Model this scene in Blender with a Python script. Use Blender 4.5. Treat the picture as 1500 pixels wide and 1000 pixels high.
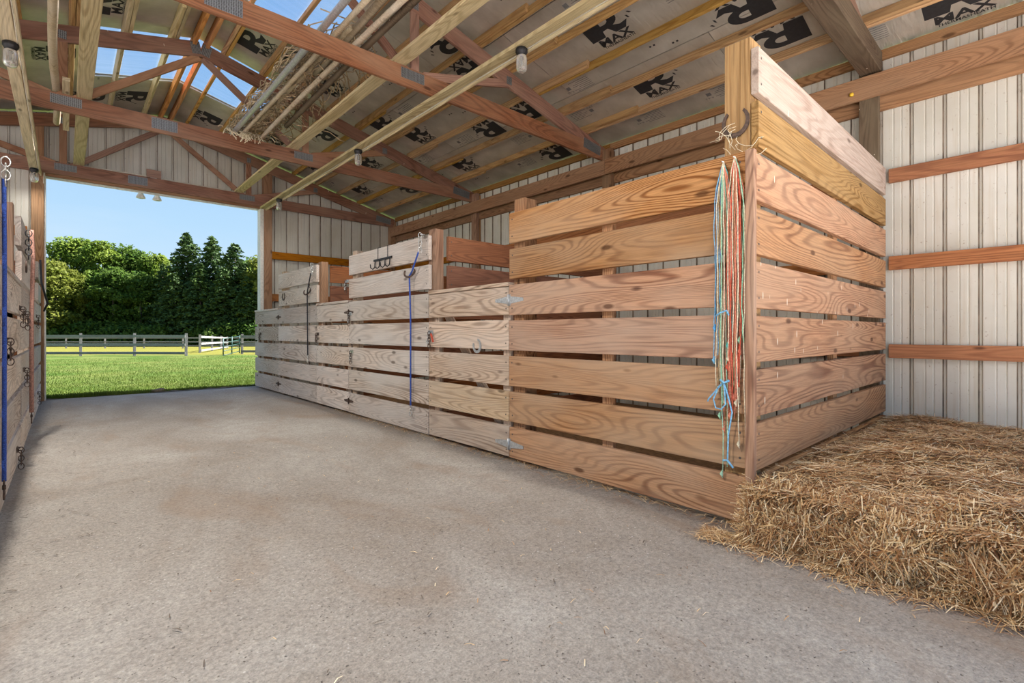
import bpy, bmesh, math, random
import numpy as np
from mathutils import Vector, Matrix

for o in list(bpy.data.objects): bpy.data.objects.remove(o)
SC = bpy.context.scene
COL = SC.collection
random.seed(7)
RNG = np.random.default_rng(11)
PI = math.pi

# ------------------------------------------------------------------ camera
YAW = math.atan((750 - 95) / 722.0)
cam_d = bpy.data.cameras.new('camera')
cam = bpy.data.objects.new('camera', cam_d); COL.objects.link(cam)
cam_d.sensor_width = 36.0
cam_d.lens = 722.0 / 1500 * 36
cam_d.shift_y = (486 - 500) / 1500.0
cam_d.clip_start = 0.02; cam_d.clip_end = 600
cam.location = (0, 0, 1.05)
cam.rotation_euler = (PI / 2, 0, -YAW)
SC.camera = cam

# ------------------------------------------------------------------ sky, sun, exposure
SUN_DIR = Vector((0.92, -0.10, 0.84)).normalized()
world = bpy.data.worlds.new('sky'); SC.world = world; world.use_nodes = True
wt = world.node_tree; wt.nodes.clear()
w_out = wt.nodes.new('ShaderNodeOutputWorld'); w_bg = wt.nodes.new('ShaderNodeBackground')
w_tc = wt.nodes.new('ShaderNodeTexCoord'); w_sep = wt.nodes.new('ShaderNodeSeparateXYZ')
w_r = wt.nodes.new('ShaderNodeValToRGB')
e = w_r.color_ramp.elements
e[0].position = 0.0; e[0].color = (0.74, 0.89, 1.0, 1)
e[1].position = 1.0; e[1].color = (0.12, 0.30, 0.80, 1)
x_ = w_r.color_ramp.elements.new(0.18); x_.color = (0.50, 0.75, 1.0, 1)
x_ = w_r.color_ramp.elements.new(0.5); x_.color = (0.27, 0.53, 0.97, 1)
w_n = wt.nodes.new('ShaderNodeTexNoise'); w_map = wt.nodes.new('ShaderNodeMapping')
w_map.inputs['Scale'].default_value = (1.2, 1.2, 5.0)
w_n.inputs['Scale'].default_value = 1.6; w_n.inputs['Detail'].default_value = 6
w_cr = wt.nodes.new('ShaderNodeValToRGB')
w_cr.color_ramp.elements[0].position = 0.5; w_cr.color_ramp.elements[0].color = (0, 0, 0, 1)
w_cr.color_ramp.elements[1].position = 0.8; w_cr.color_ramp.elements[1].color = (0.5, 0.5, 0.5, 1)
w_mix = wt.nodes.new('ShaderNodeMixRGB'); w_mix.inputs['Color2'].default_value = (0.85, 0.93, 1.0, 1)
L = wt.links.new
L(w_tc.outputs['Generated'], w_sep.inputs[0]); L(w_sep.outputs['Z'], w_r.inputs[0])
L(w_tc.outputs['Generated'], w_map.inputs[0]); L(w_map.outputs[0], w_n.inputs['Vector'])
L(w_n.outputs['Fac'], w_cr.inputs[0]); L(w_cr.outputs[0], w_mix.inputs['Fac'])
L(w_r.outputs[0], w_mix.inputs['Color1']); L(w_mix.outputs[0], w_bg.inputs['Color'])
w_bg.inputs['Strength'].default_value = 1.0
L(w_bg.outputs[0], w_out.inputs[0])

sun_d = bpy.data.lights.new('sun', 'SUN'); sun_d.energy = 28.0; sun_d.angle = math.radians(1.0)
sun_d.color = (1.0, 0.95, 0.98)
sun = bpy.data.objects.new('sun', sun_d); COL.objects.link(sun)
sun.rotation_euler = (-SUN_DIR).to_track_quat('-Z', 'Y').to_euler()
sun.location = SUN_DIR * 40

vs = SC.view_settings
SC.display_settings.display_device = 'sRGB'
vs.view_transform = 'Standard'; vs.look = 'None'; vs.gamma = 1.0; vs.use_curve_mapping = False
vs.exposure = 0.0
try:
    SC.cycles.use_denoising = True
    SC.cycles.max_bounces = 12; SC.cycles.diffuse_bounces = 8; SC.cycles.glossy_bounces = 4
    SC.cycles.transparent_max_bounces = 16
    SC.cycles.sample_clamp_indirect = 8
    SC.cycles.caustics_reflective = False; SC.cycles.caustics_refractive = False
except Exception: pass

# ------------------------------------------------------------------ material helpers
def new_mat(name):
    m = bpy.data.materials.new(name); m.use_nodes = True
    return m, m.node_tree, m.node_tree.nodes['Principled BSDF']
def N(nt, kind, **kw):
    n = nt.nodes.new(kind)
    for k, v in kw.items():
        if k in n.inputs: n.inputs[k].default_value = v
        else: setattr(n, k, v)
    return n
def ramp(nt, src, stops):
    r = nt.nodes.new('ShaderNodeValToRGB')
    while len(r.color_ramp.elements) < len(stops): r.color_ramp.elements.new(0.5)
    for el, (p, c) in zip(r.color_ramp.elements, stops):
        el.position = p
        el.color = (c, c, c, 1) if isinstance(c, (int, float)) else (*c, 1)
    nt.links.new(src, r.inputs[0]); return r.outputs[0]
def mapped(nt, src, scale, add=None):
    mp = nt.nodes.new('ShaderNodeMapping'); mp.inputs['Scale'].default_value = scale
    nt.links.new(src, mp.inputs[0])
    if add is None: return mp.outputs[0]
    v = nt.nodes.new('ShaderNodeVectorMath'); v.operation = 'ADD'
    nt.links.new(mp.outputs[0], v.inputs[0]); nt.links.new(add, v.inputs[1]); return v.outputs[0]
def math_(nt, op, a, b=None):
    n = nt.nodes.new('ShaderNodeMath'); n.operation = op
    for i, s in enumerate((a, b)):
        if s is None: continue
        if isinstance(s, (int, float)): n.inputs[i].default_value = s
        else: nt.links.new(s, n.inputs[i])
    return n.outputs[0]
def mix(nt, fac, a, b, mode='MIX'):
    n = nt.nodes.new('ShaderNodeMixRGB'); n.blend_type = mode
    for i, s in zip(('Fac', 'Color1', 'Color2'), (fac, a, b)):
        if isinstance(s, (int, float)): n.inputs[i].default_value = s
        elif isinstance(s, tuple): n.inputs[i].default_value = (*s, 1)
        else: nt.links.new(s, n.inputs[i])
    return n.outputs[0]
def noise(nt, vec, scale=1.0, detail=3.0, dist=0.0, rough=0.5):
    n = nt.nodes.new('ShaderNodeTexNoise')
    n.inputs['Scale'].default_value = scale; n.inputs['Detail'].default_value = detail
    n.inputs['Distortion'].default_value = dist; n.inputs['Roughness'].default_value = rough
    nt.links.new(vec, n.inputs['Vector']); return n.outputs['Fac']
def bump(nt, bsdf, h, strength=0.3, dist=0.01):
    b = nt.nodes.new('ShaderNodeBump'); b.inputs['Strength'].default_value = strength
    b.inputs['Distance'].default_value = dist
    nt.links.new(h, b.inputs['Height']); nt.links.new(b.outputs[0], bsdf.inputs['Normal'])

def wood(name, light, dark, grey=None, grey_amt=0.0, specks=0.0, rings=1.0, rough=0.78):
    """sawn softwood: growth rings from contours of stretched noise, fibre, knots, weathering"""
    m, nt, b = new_mat(name)
    tc = N(nt, 'ShaderNodeTexCoord'); oi = N(nt, 'ShaderNodeObjectInfo')
    off = math_(nt, 'MULTIPLY', oi.outputs['Random'], 37.0)
    comb = N(nt, 'ShaderNodeCombineXYZ')
    for i in range(3): nt.links.new(off, comb.inputs[i])
    P = tc.outputs['Object']
    v1 = mapped(nt, P, (0.42, 3.6, 3.6), comb.outputs[0])
    n1 = noise(nt, v1, 1.0, 1.2, 0.2)
    r = math_(nt, 'SINE', math_(nt, 'MULTIPLY', n1, 215.0 * rings))
    r = ramp(nt, math_(nt, 'ADD', math_(nt, 'MULTIPLY', r, 0.5), 0.5), [(0.0, 0.0), (0.5, 0.08), (0.85, 0.75), (1.0, 1.0)])
    amp = ramp(nt, noise(nt, mapped(nt, P, (0.8, 2, 2), comb.outputs[0]), 1.0, 2.0), [(0.35, 0.5), (0.6, 1.0)])
    r = math_(nt, 'MULTIPLY', r, amp)
    v2 = mapped(nt, P, (3.5, 110, 110), comb.outputs[0])
    fib = noise(nt, v2, 1.0, 4.0, 0.0, 0.7)
    col = mix(nt, math_(nt, 'MULTIPLY', r, 0.95), light, dark)
    col = mix(nt, 0.7, col, ramp(nt, fib, [(0.32, 0.45), (0.62, 1.05)]), 'MULTIPLY')
    if grey:
        v3 = mapped(nt, P, (0.9, 2.5, 2.5), comb.outputs[0])
        g = ramp(nt, noise(nt, v3, 1.3, 5.0), [(0.35, 0.0), (0.7, 1.0)])
        col = mix(nt, math_(nt, 'MULTIPLY', g, grey_amt), col, grey)
    # knots
    vo = N(nt, 'ShaderNodeTexVoronoi'); vo.inputs['Scale'].default_value = 1.0
    nt.links.new(mapped(nt, P, (2.2, 6, 6), comb.outputs[0]), vo.inputs['Vector'])
    kn = ramp(nt, vo.outputs['Distance'], [(0.07, 1.0), (0.13, 0.0)])
    col = mix(nt, math_(nt, 'MULTIPLY', kn, 0.8), col, tuple(c * 0.35 for c in dark))
    # board to board variation
    hv = N(nt, 'ShaderNodeHueSaturation')
    nt.links.new(math_(nt, 'ADD', math_(nt, 'MULTIPLY', oi.outputs['Random'], 0.34), 0.84), hv.inputs['Value'])
    r2 = math_(nt, 'FRACT', math_(nt, 'MULTIPLY', oi.outputs['Random'], 17.3))
    nt.links.new(math_(nt, 'ADD', math_(nt, 'MULTIPLY', r2, 0.010), 0.499), hv.inputs['Hue'])
    nt.links.new(math_(nt, 'ADD', math_(nt, 'MULTIPLY', r2, 0.25), 0.88), hv.inputs['Saturation'])
    nt.links.new(col, hv.inputs['Color']); col = hv.outputs[0]
    if specks:
        vs_ = N(nt, 'ShaderNodeTexVoronoi'); vs_.inputs['Scale'].default_value = 1.0
        nt.links.new(mapped(nt, P, (18, 18, 4.5), comb.outputs[0]), vs_.inputs['Vector'])
        sp = ramp(nt, vs_.outputs['Distance'], [(0.07, 1.0), (0.11, 0.0)])
        sel = math_(nt, 'GREATER_THAN', vs_.outputs['Color'], 1.0 - specks)
        col = mix(nt, math_(nt, 'MULTIPLY', sp, math_(nt, 'MULTIPLY', sel, 0.75)), col, (0.85, 0.78, 0.62))
    nt.links.new(col, b.inputs['Base Color'])
    b.inputs['Roughness'].default_value = rough
    b.inputs['Specular IOR Level'].default_value = 0.25
    bump(nt, b, math_(nt, 'ADD', math_(nt, 'MULTIPLY', fib, 0.8), math_(nt, 'MULTIPLY', r, -0.5)), 0.35, 0.004)
    return m
def plain(name, col, rough=0.6, metal=0.0, var=0.25, nscale=30.0, bmp=0.15):
    m, nt, b = new_mat(name)
    tc = N(nt, 'ShaderNodeTexCoord')
    n = noise(nt, tc.outputs['Object'], nscale, 4.0)
    c = mix(nt, ramp(nt, n, [(0.3, 0.0), (0.7, 1.0)]), tuple(x * (1 - var) for x in col), tuple(min(1, x * (1 + var)) for x in col))
    nt.links.new(c, b.inputs['Base Color'])
    b.inputs['Roughness'].default_value = rough; b.inputs['Metallic'].default_value = metal
    if bmp: bump(nt, b, n, bmp, 0.003)
    return m

M = {}
M['board_warm'] = wood('stall_board_warm', (0.48, 0.245, 0.128), (0.20, 0.070, 0.030), (0.44, 0.30, 0.205), 0.75, specks=0.06)
M['board_mid'] = wood('stall_board_mid', (0.62, 0.45, 0.315), (0.31, 0.19, 0.115), (0.58, 0.49, 0.41), 0.75)
M['board_grey'] = wood('stall_board_weathered', (0.64, 0.53, 0.45), (0.33, 0.245, 0.195), (0.60, 0.56, 0.52), 0.85)
M['board_side'] = wood('side_board_warm', (0.50, 0.245, 0.110), (0.215, 0.075, 0.028), (0.46, 0.29, 0.165), 0.5, specks=0.45)
M['board_yellow'] = wood('side_board_yellow', (0.45, 0.265, 0.130), (0.24, 0.115, 0.045), (0.40, 0.27, 0.155), 0.5, specks=0.3)
M['board_pale'] = wood('side_board_pale', (0.47, 0.36, 0.30), (0.36, 0.25, 0.195), (0.48, 0.40, 0.34), 0.7, specks=0.15, rings=0.5)
M['board_red'] = wood('partition_board_red', (0.26, 0.095, 0.045), (0.14, 0.045, 0.022), (0.24, 0.11, 0.06), 0.4)
M['truss'] = wood('truss_timber', (0.27, 0.115, 0.068), (0.15, 0.058, 0.035), (0.33, 0.20, 0.135), 0.6, specks=0.22, rings=0.6)
M['web'] = wood('truss_web_timber', (0.33, 0.165, 0.11), (0.21, 0.09, 0.058), (0.46, 0.3, 0.2), 0.5, specks=0.1, rings=0.6)
M['purlin'] = wood('purlin_timber', (0.55, 0.32, 0.125), (0.34, 0.16, 0.055), (0.45, 0.30, 0.14), 0.4, rings=0.5)
M['ridge'] = wood('ridge_timber', (0.62, 0.27, 0.07), (0.4, 0.14, 0.03), (0.5, 0.25, 0.1), 0.4, rings=0.5)
M['brace'] = wood('brace_timber', (0.62, 0.50, 0.30), (0.42, 0.31, 0.17), (0.58, 0.5, 0.33), 0.5, specks=0.1, rings=0.6)
M['girt'] = wood('girt_timber', (0.43, 0.155, 0.045), (0.25, 0.072, 0.020), (0.42, 0.18, 0.065), 0.4, specks=0.05, rings=0.6)
M['plate'] = wood('plate_timber', (0.36, 0.175, 0.075), (0.20, 0.085, 0.033), (0.33, 0.20, 0.11), 0.5, specks=0.12)
M['post'] = wood('post_timber', (0.3400, 0.1785, 0.1020), (0.1955, 0.0892, 0.0467), (0.3570, 0.2550, 0.1700), 0.5, specks=0.08)
M['post_yellow'] = wood('corner_post_timber', (0.44, 0.265, 0.13), (0.27, 0.135, 0.055), (0.40, 0.26, 0.15), 0.4, specks=0.08)
M['dusty'] = wood('dusty_timber', (0.1364, 0.0899, 0.0558), (0.0744, 0.0434, 0.0248), (0.1674, 0.1271, 0.0806), 0.8, specks=0.3)
M['fence'] = wood('weathered_fence', (0.2560, 0.2432, 0.2176), (0.1664, 0.1536, 0.1344), (0.2560, 0.2496, 0.2304), 0.6)
M['pole'] = wood('peeled_pole', (0.50, 0.40, 0.27), (0.33, 0.24, 0.15), (0.5, 0.45, 0.36), 0.6)
M['trimwhite'] = plain('painted_trim', (0.72, 0.70, 0.64), 0.5, 0.0, 0.12)
M['galv'] = plain('galvanised_steel', (0.55, 0.57, 0.58), 0.42, 0.7, 0.2, 60)
M['iron'] = plain('rusty_iron', (0.10, 0.065, 0.05), 0.6, 0.5, 0.5, 60)
M['dark'] = plain('black_iron', (0.03, 0.03, 0.032), 0.5, 0.6, 0.3, 60)
M['chrome'] = plain('snap_chrome', (0.6, 0.6, 0.58), 0.3, 0.9, 0.2, 60)
M['nail'] = plain('nail_head', (0.10, 0.08, 0.07), 0.6, 0.5, 0.3)
M['rope_blue'] = plain('blue_rope', (0.03, 0.08, 0.36), 0.8, 0.0, 0.6, 160, 0.6)
M['rope_black'] = plain('black_rope', (0.02, 0.02, 0.025), 0.8, 0.0, 0.5, 160, 0.6)
M['strap'] = plain('leather_strap', (0.33, 0.17, 0.13), 0.7, 0.0, 0.4, 80)
M['gate'] = plain('green_gate_paint', (0.008, 0.045, 0.032), 0.5, 0.2, 0.2)
M['sheath'] = plain('cream_cable', (0.62, 0.58, 0.48), 0.6, 0, 0.1)
M['print'] = plain('black_print', (0.018, 0.018, 0.02), 0.6, 0.0, 0.3)
M['print_grey'] = plain('grey_print', (0.17, 0.165, 0.16), 0.6, 0.0, 0.3)
M['yellowplastic'] = plain('yellow_plastic', (0.75, 0.45, 0.03), 0.5)
M['twig'] = plain('dry_twig', (0.44, 0.34, 0.21), 0.9, 0.0, 0.5, 20)
M['bark'] = plain('bark', (0.13, 0.10, 0.075), 0.95, 0.0, 0.4, 6)
for k, c in dict(red=(0.62, 0.10, 0.055), coral=(0.72, 0.24, 0.15), green=(0.30, 0.58, 0.38), mint=(0.42, 0.68, 0.50),
                 blue=(0.10, 0.38, 0.72), sky=(0.22, 0.52, 0.85), cream=(0.74, 0.66, 0.48), tan=(0.42, 0.30, 0.16), teal=(0.06, 0.45, 0.42)).items():
    M['tw_' + k] = plain('twine_' + k, c, 0.8, 0.0, 0.35, 90, 0.5)

# foil-faced insulation
m, nt, b = new_mat('foil_insulation')
tc = N(nt, 'ShaderNodeTexCoord'); oi = N(nt, 'ShaderNodeObjectInfo')
n1 = noise(nt, tc.outputs['Object'], 3.0, 4.0); n2 = noise(nt, mapped(nt, tc.outputs['Object'], (1.5, 9, 1)), 3.0, 5.0, 0.4)
c = mix(nt, ramp(nt, n1, [(0.3, 0.0), (0.7, 1.0)]), (0.52, 0.49, 0.42), (0.72, 0.69, 0.61))
nt.links.new(c, b.inputs['Base Color']); b.inputs['Metallic'].default_value = 0.6
nt.links.new(ramp(nt, n2, [(0.2, 0.35), (0.8, 0.6)]), b.inputs['Roughness'])
bump(nt, b, n2, 0.5, 0.02); M['foil'] = m

# concrete
m, nt, b = new_mat('worn_concrete')
tc = N(nt, 'ShaderNodeTexCoord'); P = tc.outputs['Object']
big = noise(nt, mapped(nt, P, (1, 0.6, 1)), 0.9, 6.0, 0.6, 0.6); mid = noise(nt, P, 7.0, 6.0, 0.0, 0.65); fine = noise(nt, P, 130.0, 3.0, 0, 0.7)
c = mix(nt, ramp(nt, big, [(0.36, 0.0), (0.64, 1.0)]), (0.285, 0.24, 0.195), (0.425, 0.395, 0.35))
c = mix(nt, math_(nt, 'MULTIPLY', ramp(nt, mid, [(0.35, 1.0), (0.6, 0.0)]), 0.5), c, (0.31, 0.275, 0.24))
grit = noise(nt, P, 48.0, 5.0, 0.0, 0.75)
c = mix(nt, 0.75, c, ramp(nt, fine, [(0.3, 0.6), (0.7, 1.2)]), 'MULTIPLY')
c = mix(nt, 0.6, c, ramp(nt, grit, [(0.36, 0.62), (0.52, 1.02), (0.66, 1.3)]), 'MULTIPLY')
pit = N(nt, 'ShaderNodeTexVoronoi'); pit.inputs['Scale'].default_value = 46.0; pw_ = N(nt, 'ShaderNodeTexNoise'); pw_.inputs['Scale'].default_value = 35.0; nt.links.new(P, pw_.inputs['Vector'])
nt.links.new(mix(nt, 0.035, P, pw_.outputs['Color'], 'ADD'), pit.inputs['Vector'])
pt = ramp(nt, math_(nt, 'DIVIDE', pit.outputs['Distance'], math_(nt, 'ADD', pw_.outputs['Fac'], 0.15)), [(0.14, 1.0), (0.26, 0.0)])
psel = ramp(nt, pit.outputs['Color'], [(0.40, 0.0), (0.46, 1.0)])
pm = math_(nt, 'MULTIPLY', pt, psel)
c = mix(nt, math_(nt, 'MULTIPLY', pm, 0.8), c, (0.11, 0.085, 0.07))
chip = N(nt, 'ShaderNodeTexVoronoi'); chip.inputs['Scale'].default_value = 55.0
nt.links.new(mapped(nt, P, (1, 1, 1)), chip.inputs['Vector'])
csel = ramp(nt, chip.outputs['Color'], [(0.72, 0.0), (0.76, 1.0)])
zone = ramp(nt, noise(nt, P, 0.5, 2.0), [(0.45, 0.0), (0.6, 1.0)])
cm = math_(nt, 'MULTIPLY', math_(nt, 'MULTIPLY', ramp(nt, chip.outputs['Distance'], [(0.14, 1.0), (0.24, 0.0)]), csel), zone)
c = mix(nt, math_(nt, 'MULTIPLY', cm, 0.6), c, (0.72, 0.69, 0.66))
stain = ramp(nt, noise(nt, mapped(nt, P, (2.2, 0.9, 1)), 1.0, 4.0, 1.0), [(0.55, 0.0), (0.70, 1.0)])
c = mix(nt, math_(nt, 'MULTIPLY', stain, 0.45), c, (0.27, 0.19, 0.13))
nt.links.new(c, b.inputs['Base Color']); b.inputs['Roughness'].default_value = 0.85; b.inputs['Specular IOR Level'].default_value = 0.3
hh = math_(nt, 'ADD', math_(nt, 'ADD', math_(nt, 'MULTIPLY', fine, 0.6), math_(nt, 'MULTIPLY', grit, 0.9)), math_(nt, 'SUBTRACT', mid, pm))
bump(nt, b, hh, 0.75, 0.008); M['concrete'] = m

# painted steel siding (inside)
m, nt, b = new_mat('steel_siding')
tc = N(nt, 'ShaderNodeTexCoord'); P = tc.outputs['Object']
n1 = noise(nt, P, 1.4, 5.0); n2 = noise(nt, mapped(nt, P, (25, 25, 1.2)), 1.0, 5.0); n3 = noise(nt, P, 26.0, 6.0, 0.0, 0.75)
c = mix(nt, ramp(nt, n1, [(0.3, 0.0), (0.7, 1.0)]), (0.54, 0.52, 0.44), (0.68, 0.67, 0.61))
c = mix(nt, math_(nt, 'MULTIPLY', ramp(nt, n2, [(0.55, 0.0), (0.75, 1.0)]), 0.5), c, (0.50, 0.42, 0.30))
c = mix(nt, math_(nt, 'MULTIPLY', ramp(nt, n3, [(0.62, 0.0), (0.68, 1.0)]), 0.7), c, (0.24, 0.15, 0.08))
nt.links.new(c, b.inputs['Base Color']); b.inputs['Roughness'].default_value = 0.5; M['steel'] = m
M['rib'] = plain('grimy_shaded_rib', (0.20, 0.15, 0.105), 0.7, 0.0, 0.5, 9)  # grime plus recess shade, painted on one slope of each rib

m, nt, b = new_mat('bounce_gravel')  # kept pale so the unseen yards throw sunlight into the barn
tc = N(nt, 'ShaderNodeTexCoord'); n1 = noise(nt, tc.outputs['Object'], 14, 6)
nt.links.new(ramp(nt, n1, [(0.3, (0.58, 0.53, 0.46)), (0.7, (0.76, 0.71, 0.63))]), b.inputs['Base Color']); b.inputs['Roughness'].default_value = 0.9
bump(nt, b, n1, 0.6, 0.02); M['bounce_gravel'] = m

m, nt, b = new_mat('lawn')
tc = N(nt, 'ShaderNodeTexCoord'); P = tc.outputs['Object']; sp = N(nt, 'ShaderNodeSeparateXYZ'); nt.links.new(P, sp.inputs[0])
n1 = noise(nt, P, 0.45, 5); n2 = noise(nt, P, 9.0, 6, 0, 0.7)
c = mix(nt, ramp(nt, n1, [(0.35, 0.0), (0.65, 1.0)]), (0.046, 0.088, 0.010), (0.105, 0.125, 0.028))
c = mix(nt, 0.6, c, ramp(nt, n2, [(0.3, 0.55), (0.7, 1.3)]), 'MULTIPLY')
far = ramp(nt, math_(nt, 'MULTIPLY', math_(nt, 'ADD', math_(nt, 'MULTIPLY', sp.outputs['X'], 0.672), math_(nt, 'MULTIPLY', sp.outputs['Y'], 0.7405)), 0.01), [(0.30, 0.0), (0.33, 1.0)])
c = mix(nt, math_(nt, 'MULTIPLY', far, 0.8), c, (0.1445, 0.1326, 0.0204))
nt.links.new(c, b.inputs['Base Color']); b.inputs['Roughness'].default_value = 0.9; b.inputs['Specular IOR Level'].default_value = 0.1
bump(nt, b, n2, 0.8, 0.05); M['lawn'] = m

def leafmat(name, a, bcol, trans=0.45, nscale=0.35):
    m, nt, b = new_mat(name)
    g = N(nt, 'ShaderNodeNewGeometry')
    n1 = noise(nt, g.outputs['Position'], nscale, 4.0); n2 = noise(nt, g.outputs['Position'], 3.0, 2.0)
    c = mix(nt, ramp(nt, n1, [(0.3, 0.0), (0.7, 1.0)]), a, bcol)
    c = mix(nt, 0.6, c, ramp(nt, n2, [(0.3, 0.5), (0.7, 1.3)]), 'MULTIPLY')
    nt.links.new(c, b.inputs['Base Color']); b.inputs['Roughness'].default_value = 0.7; b.inputs['Specular IOR Level'].default_value = 0.15
    tr = N(nt, 'ShaderNodeBsdfTranslucent'); nt.links.new(c, tr.inputs['Color'])
    ms = N(nt, 'ShaderNodeMixShader'); ms.inputs[0].default_value = trans
    out = nt.nodes['Material Output']
    nt.links.new(b.outputs[0], ms.inputs[1]); nt.links.new(tr.outputs[0], ms.inputs[2]); nt.links.new(ms.outputs[0], out.inputs[0])
    return m
M['leaf_a'] = leafmat('leaf_bright', (0.0775, 0.1438, 0.0175), (0.1938, 0.2562, 0.0375))
M['leaf_b'] = leafmat('leaf_mid', (0.0450, 0.1025, 0.0163), (0.1250, 0.1938, 0.0325))
M['leaf_y'] = leafmat('leaf_yellow', (0.110, 0.150, 0.016), (0.210, 0.230, 0.045))
M['needle'] = leafmat('needle_dark', (0.0374, 0.0748, 0.0221), (0.0884, 0.1445, 0.0374), 0.15)
M['blade'] = leafmat('grass_blade', (0.055, 0.10, 0.010), (0.12, 0.16, 0.028), 0.3, 0.8)

m, nt, b = new_mat('straw')
g = N(nt, 'ShaderNodeNewGeometry'); at = N(nt, 'ShaderNodeAttribute'); at.attribute_name = 'tone'
n1 = noise(nt, g.outputs['Position'], 6.0, 4.0); n2 = at.outputs['Fac']
c = ramp(nt, n2, [(0.0, (0.15, 0.06, 0.02)), (0.3, (0.45, 0.24, 0.09)), (0.65, (0.80, 0.57, 0.28)), (1.0, (1.0, 0.86, 0.58))])
c = mix(nt, ramp(nt, n1, [(0.35, 0.0), (0.7, 0.5)]), c, (0.42, 0.20, 0.08))
nt.links.new(c, b.inputs['Base Color']); b.inputs['Roughness'].default_value = 0.6; M['straw'] = m
m, nt, b = new_mat('straw_bed_core')
tc = N(nt, 'ShaderNodeTexCoord'); n1 = noise(nt, mapped(nt, tc.outputs['Object'], (20, 90, 90)), 1.0, 5.0)
nt.links.new(ramp(nt, n1, [(0.3, (0.07, 0.03, 0.012)), (0.7, (0.30, 0.17, 0.07))]), b.inputs['Base Color']); b.inputs['Roughness'].default_value = 0.9
bump(nt, b, n1, 1.0, 0.02); M['straw_core'] = m

# clear roof sheet: thin polycarbonate
m = bpy.data.materials.new('clear_roof_sheet'); m.use_nodes = True; nt = m.node_tree; nt.nodes.clear()
o_ = N(nt, 'ShaderNodeOutputMaterial'); t_ = N(nt, 'ShaderNodeBsdfTransparent'); g_ = N(nt, 'ShaderNodeBsdfGlossy'); g_.inputs['Roughness'].default_value = 0.15
tc = N(nt, 'ShaderNodeTexCoord'); nn = noise(nt, mapped(nt, tc.outputs['Object'], (1, 14, 1)), 1.0, 4.0)
nt.links.new(ramp(nt, nn, [(0.3, (0.93, 0.96, 0.98)), (0.7, (0.98, 0.99, 1.0))]), t_.inputs[0])
ms_ = N(nt, 'ShaderNodeMixShader'); ms_.inputs[0].default_value = 0.05
nt.links.new(t_.outputs[0], ms_.inputs[1]); nt.links.new(g_.outputs[0], ms_.inputs[2]); nt.links.new(ms_.outputs[0], o_.inputs[0]); M['clear'] = m
m, nt, b = new_mat('jar_glass')
b.inputs['Base Color'].default_value = (0.86, 0.85, 0.78, 1); b.inputs['Roughness'].default_value = 0.2
b.inputs['Transmission Weight'].default_value = 0.75; b.inputs['Specular IOR Level'].default_value = 0.6; M['jar'] = m

# ------------------------------------------------------------------ object helpers
def world_loc(o):
    return Vector(o.location) + (world_loc(o.parent) if o.parent else Vector((0, 0, 0)))
def link(o, parent=None):
    COL.objects.link(o)
    if parent is not None:
        base = world_loc(parent)
        o.parent = parent; o.location = Vector(o.location) - base
    return o
def root(name, loc, label=None, cat=None, group=None, kind=None):
    o = bpy.data.objects.new(name, None); o.location = loc; o.empty_display_size = 0.1
    COL.objects.link(o)
    if label: o['label'] = label
    if cat: o['category'] = cat
    if group: o['group'] = group
    if kind: o['kind'] = kind
    return o
def tag(o, label=None, cat=None, group=None, kind=None):
    if label: o['label'] = label
    if cat: o['category'] = cat
    if group: o['group'] = group
    if kind: o['kind'] = kind
    return o
def meshobj(name, verts, faces, mats, parent=None, loc=(0, 0, 0), smooth=False, fm=None):
    me = bpy.data.meshes.new(name); me.from_pydata([tuple(v) for v in verts], [], faces); me.update()
    if not isinstance(mats, (list, tuple)): mats = [mats]
    for mm in mats: me.materials.append(mm)
    if fm is not None: me.polygons.foreach_set('material_index', fm)
    if smooth: me.polygons.foreach_set('use_smooth', [True] * len(me.polygons))
    o = bpy.data.objects.new(name, me); o.location = loc
    return link(o, parent)
def prism_box(Lx, Wy, Hz, ch=0.003):
    """box with chamfered long edges, length on local X"""
    y, z, c = Wy / 2, Hz / 2, min(ch, Wy * 0.2, Hz * 0.2)
    prof = [(-y + c, -z), (y - c, -z), (y, -z + c), (y, z - c), (y - c, z), (-y + c, z), (-y, z - c), (-y, -z + c)]
    v = [(-Lx / 2, a, b_) for a, b_ in prof] + [(Lx / 2, a, b_) for a, b_ in prof]
    f = [tuple(range(7, -1, -1)), tuple(range(8, 16))] + [(i, (i + 1) % 8, 8 + (i + 1) % 8, 8 + i) for i in range(8)]
    return v, f
def nails_on(v, f, fm, Lx, Wy, Hz, side):
    """two nail heads at each end of a board face"""
    for sx in (-1, 1):
        for sz in (-0.28, 0.28):
            cx, cz = sx * (Lx / 2 - 0.035), sz * Hz
            y0 = side * (Wy / 2 + 0.0012); n0 = len(v)
            v += [(cx + 0.0075 * math.cos(k * PI / 3), y0, cz + 0.0075 * math.sin(k * PI / 3)) for k in range(6)]
            f.append(tuple(n0 + k for k in (range(6) if side < 0 else range(5, -1, -1)))); fm.append(1)
def slab(name, parent, xr, yr, zr, mat, ch=0.003, nails=0, tilt=0.0):
    """timber given by world extents; the grain runs along the longest side"""
    d = [abs(r[1] - r[0]) for r in (xr, yr, zr)]; c = [(r[0] + r[1]) / 2 for r in (xr, yr, zr)]
    ax = d.index(max(d))
    if ax == 0: dims, rot = (d[0], d[1], d[2]), (0, 0, 0)
    elif ax == 1: dims, rot = (d[1], d[0], d[2]), (0, 0, PI / 2)
    else: dims, rot = (d[2], d[1], d[0]), (0, -PI / 2, 0)
    v, f = prism_box(*dims, ch); fm = [0] * len(f); mats = [mat]
    if nails: nails_on(v, f, fm, *dims, nails); mats.append(M['nail'])
    o = meshobj(name, v, f, mats, parent, c, fm=fm)
    r = list(rot); r[1 if ax != 1 else 0] += tilt if ax == 0 else 0
    o.rotation_euler = rot
    if tilt: o.rotation_euler.rotate_axis('Y', tilt)
    return o
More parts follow.
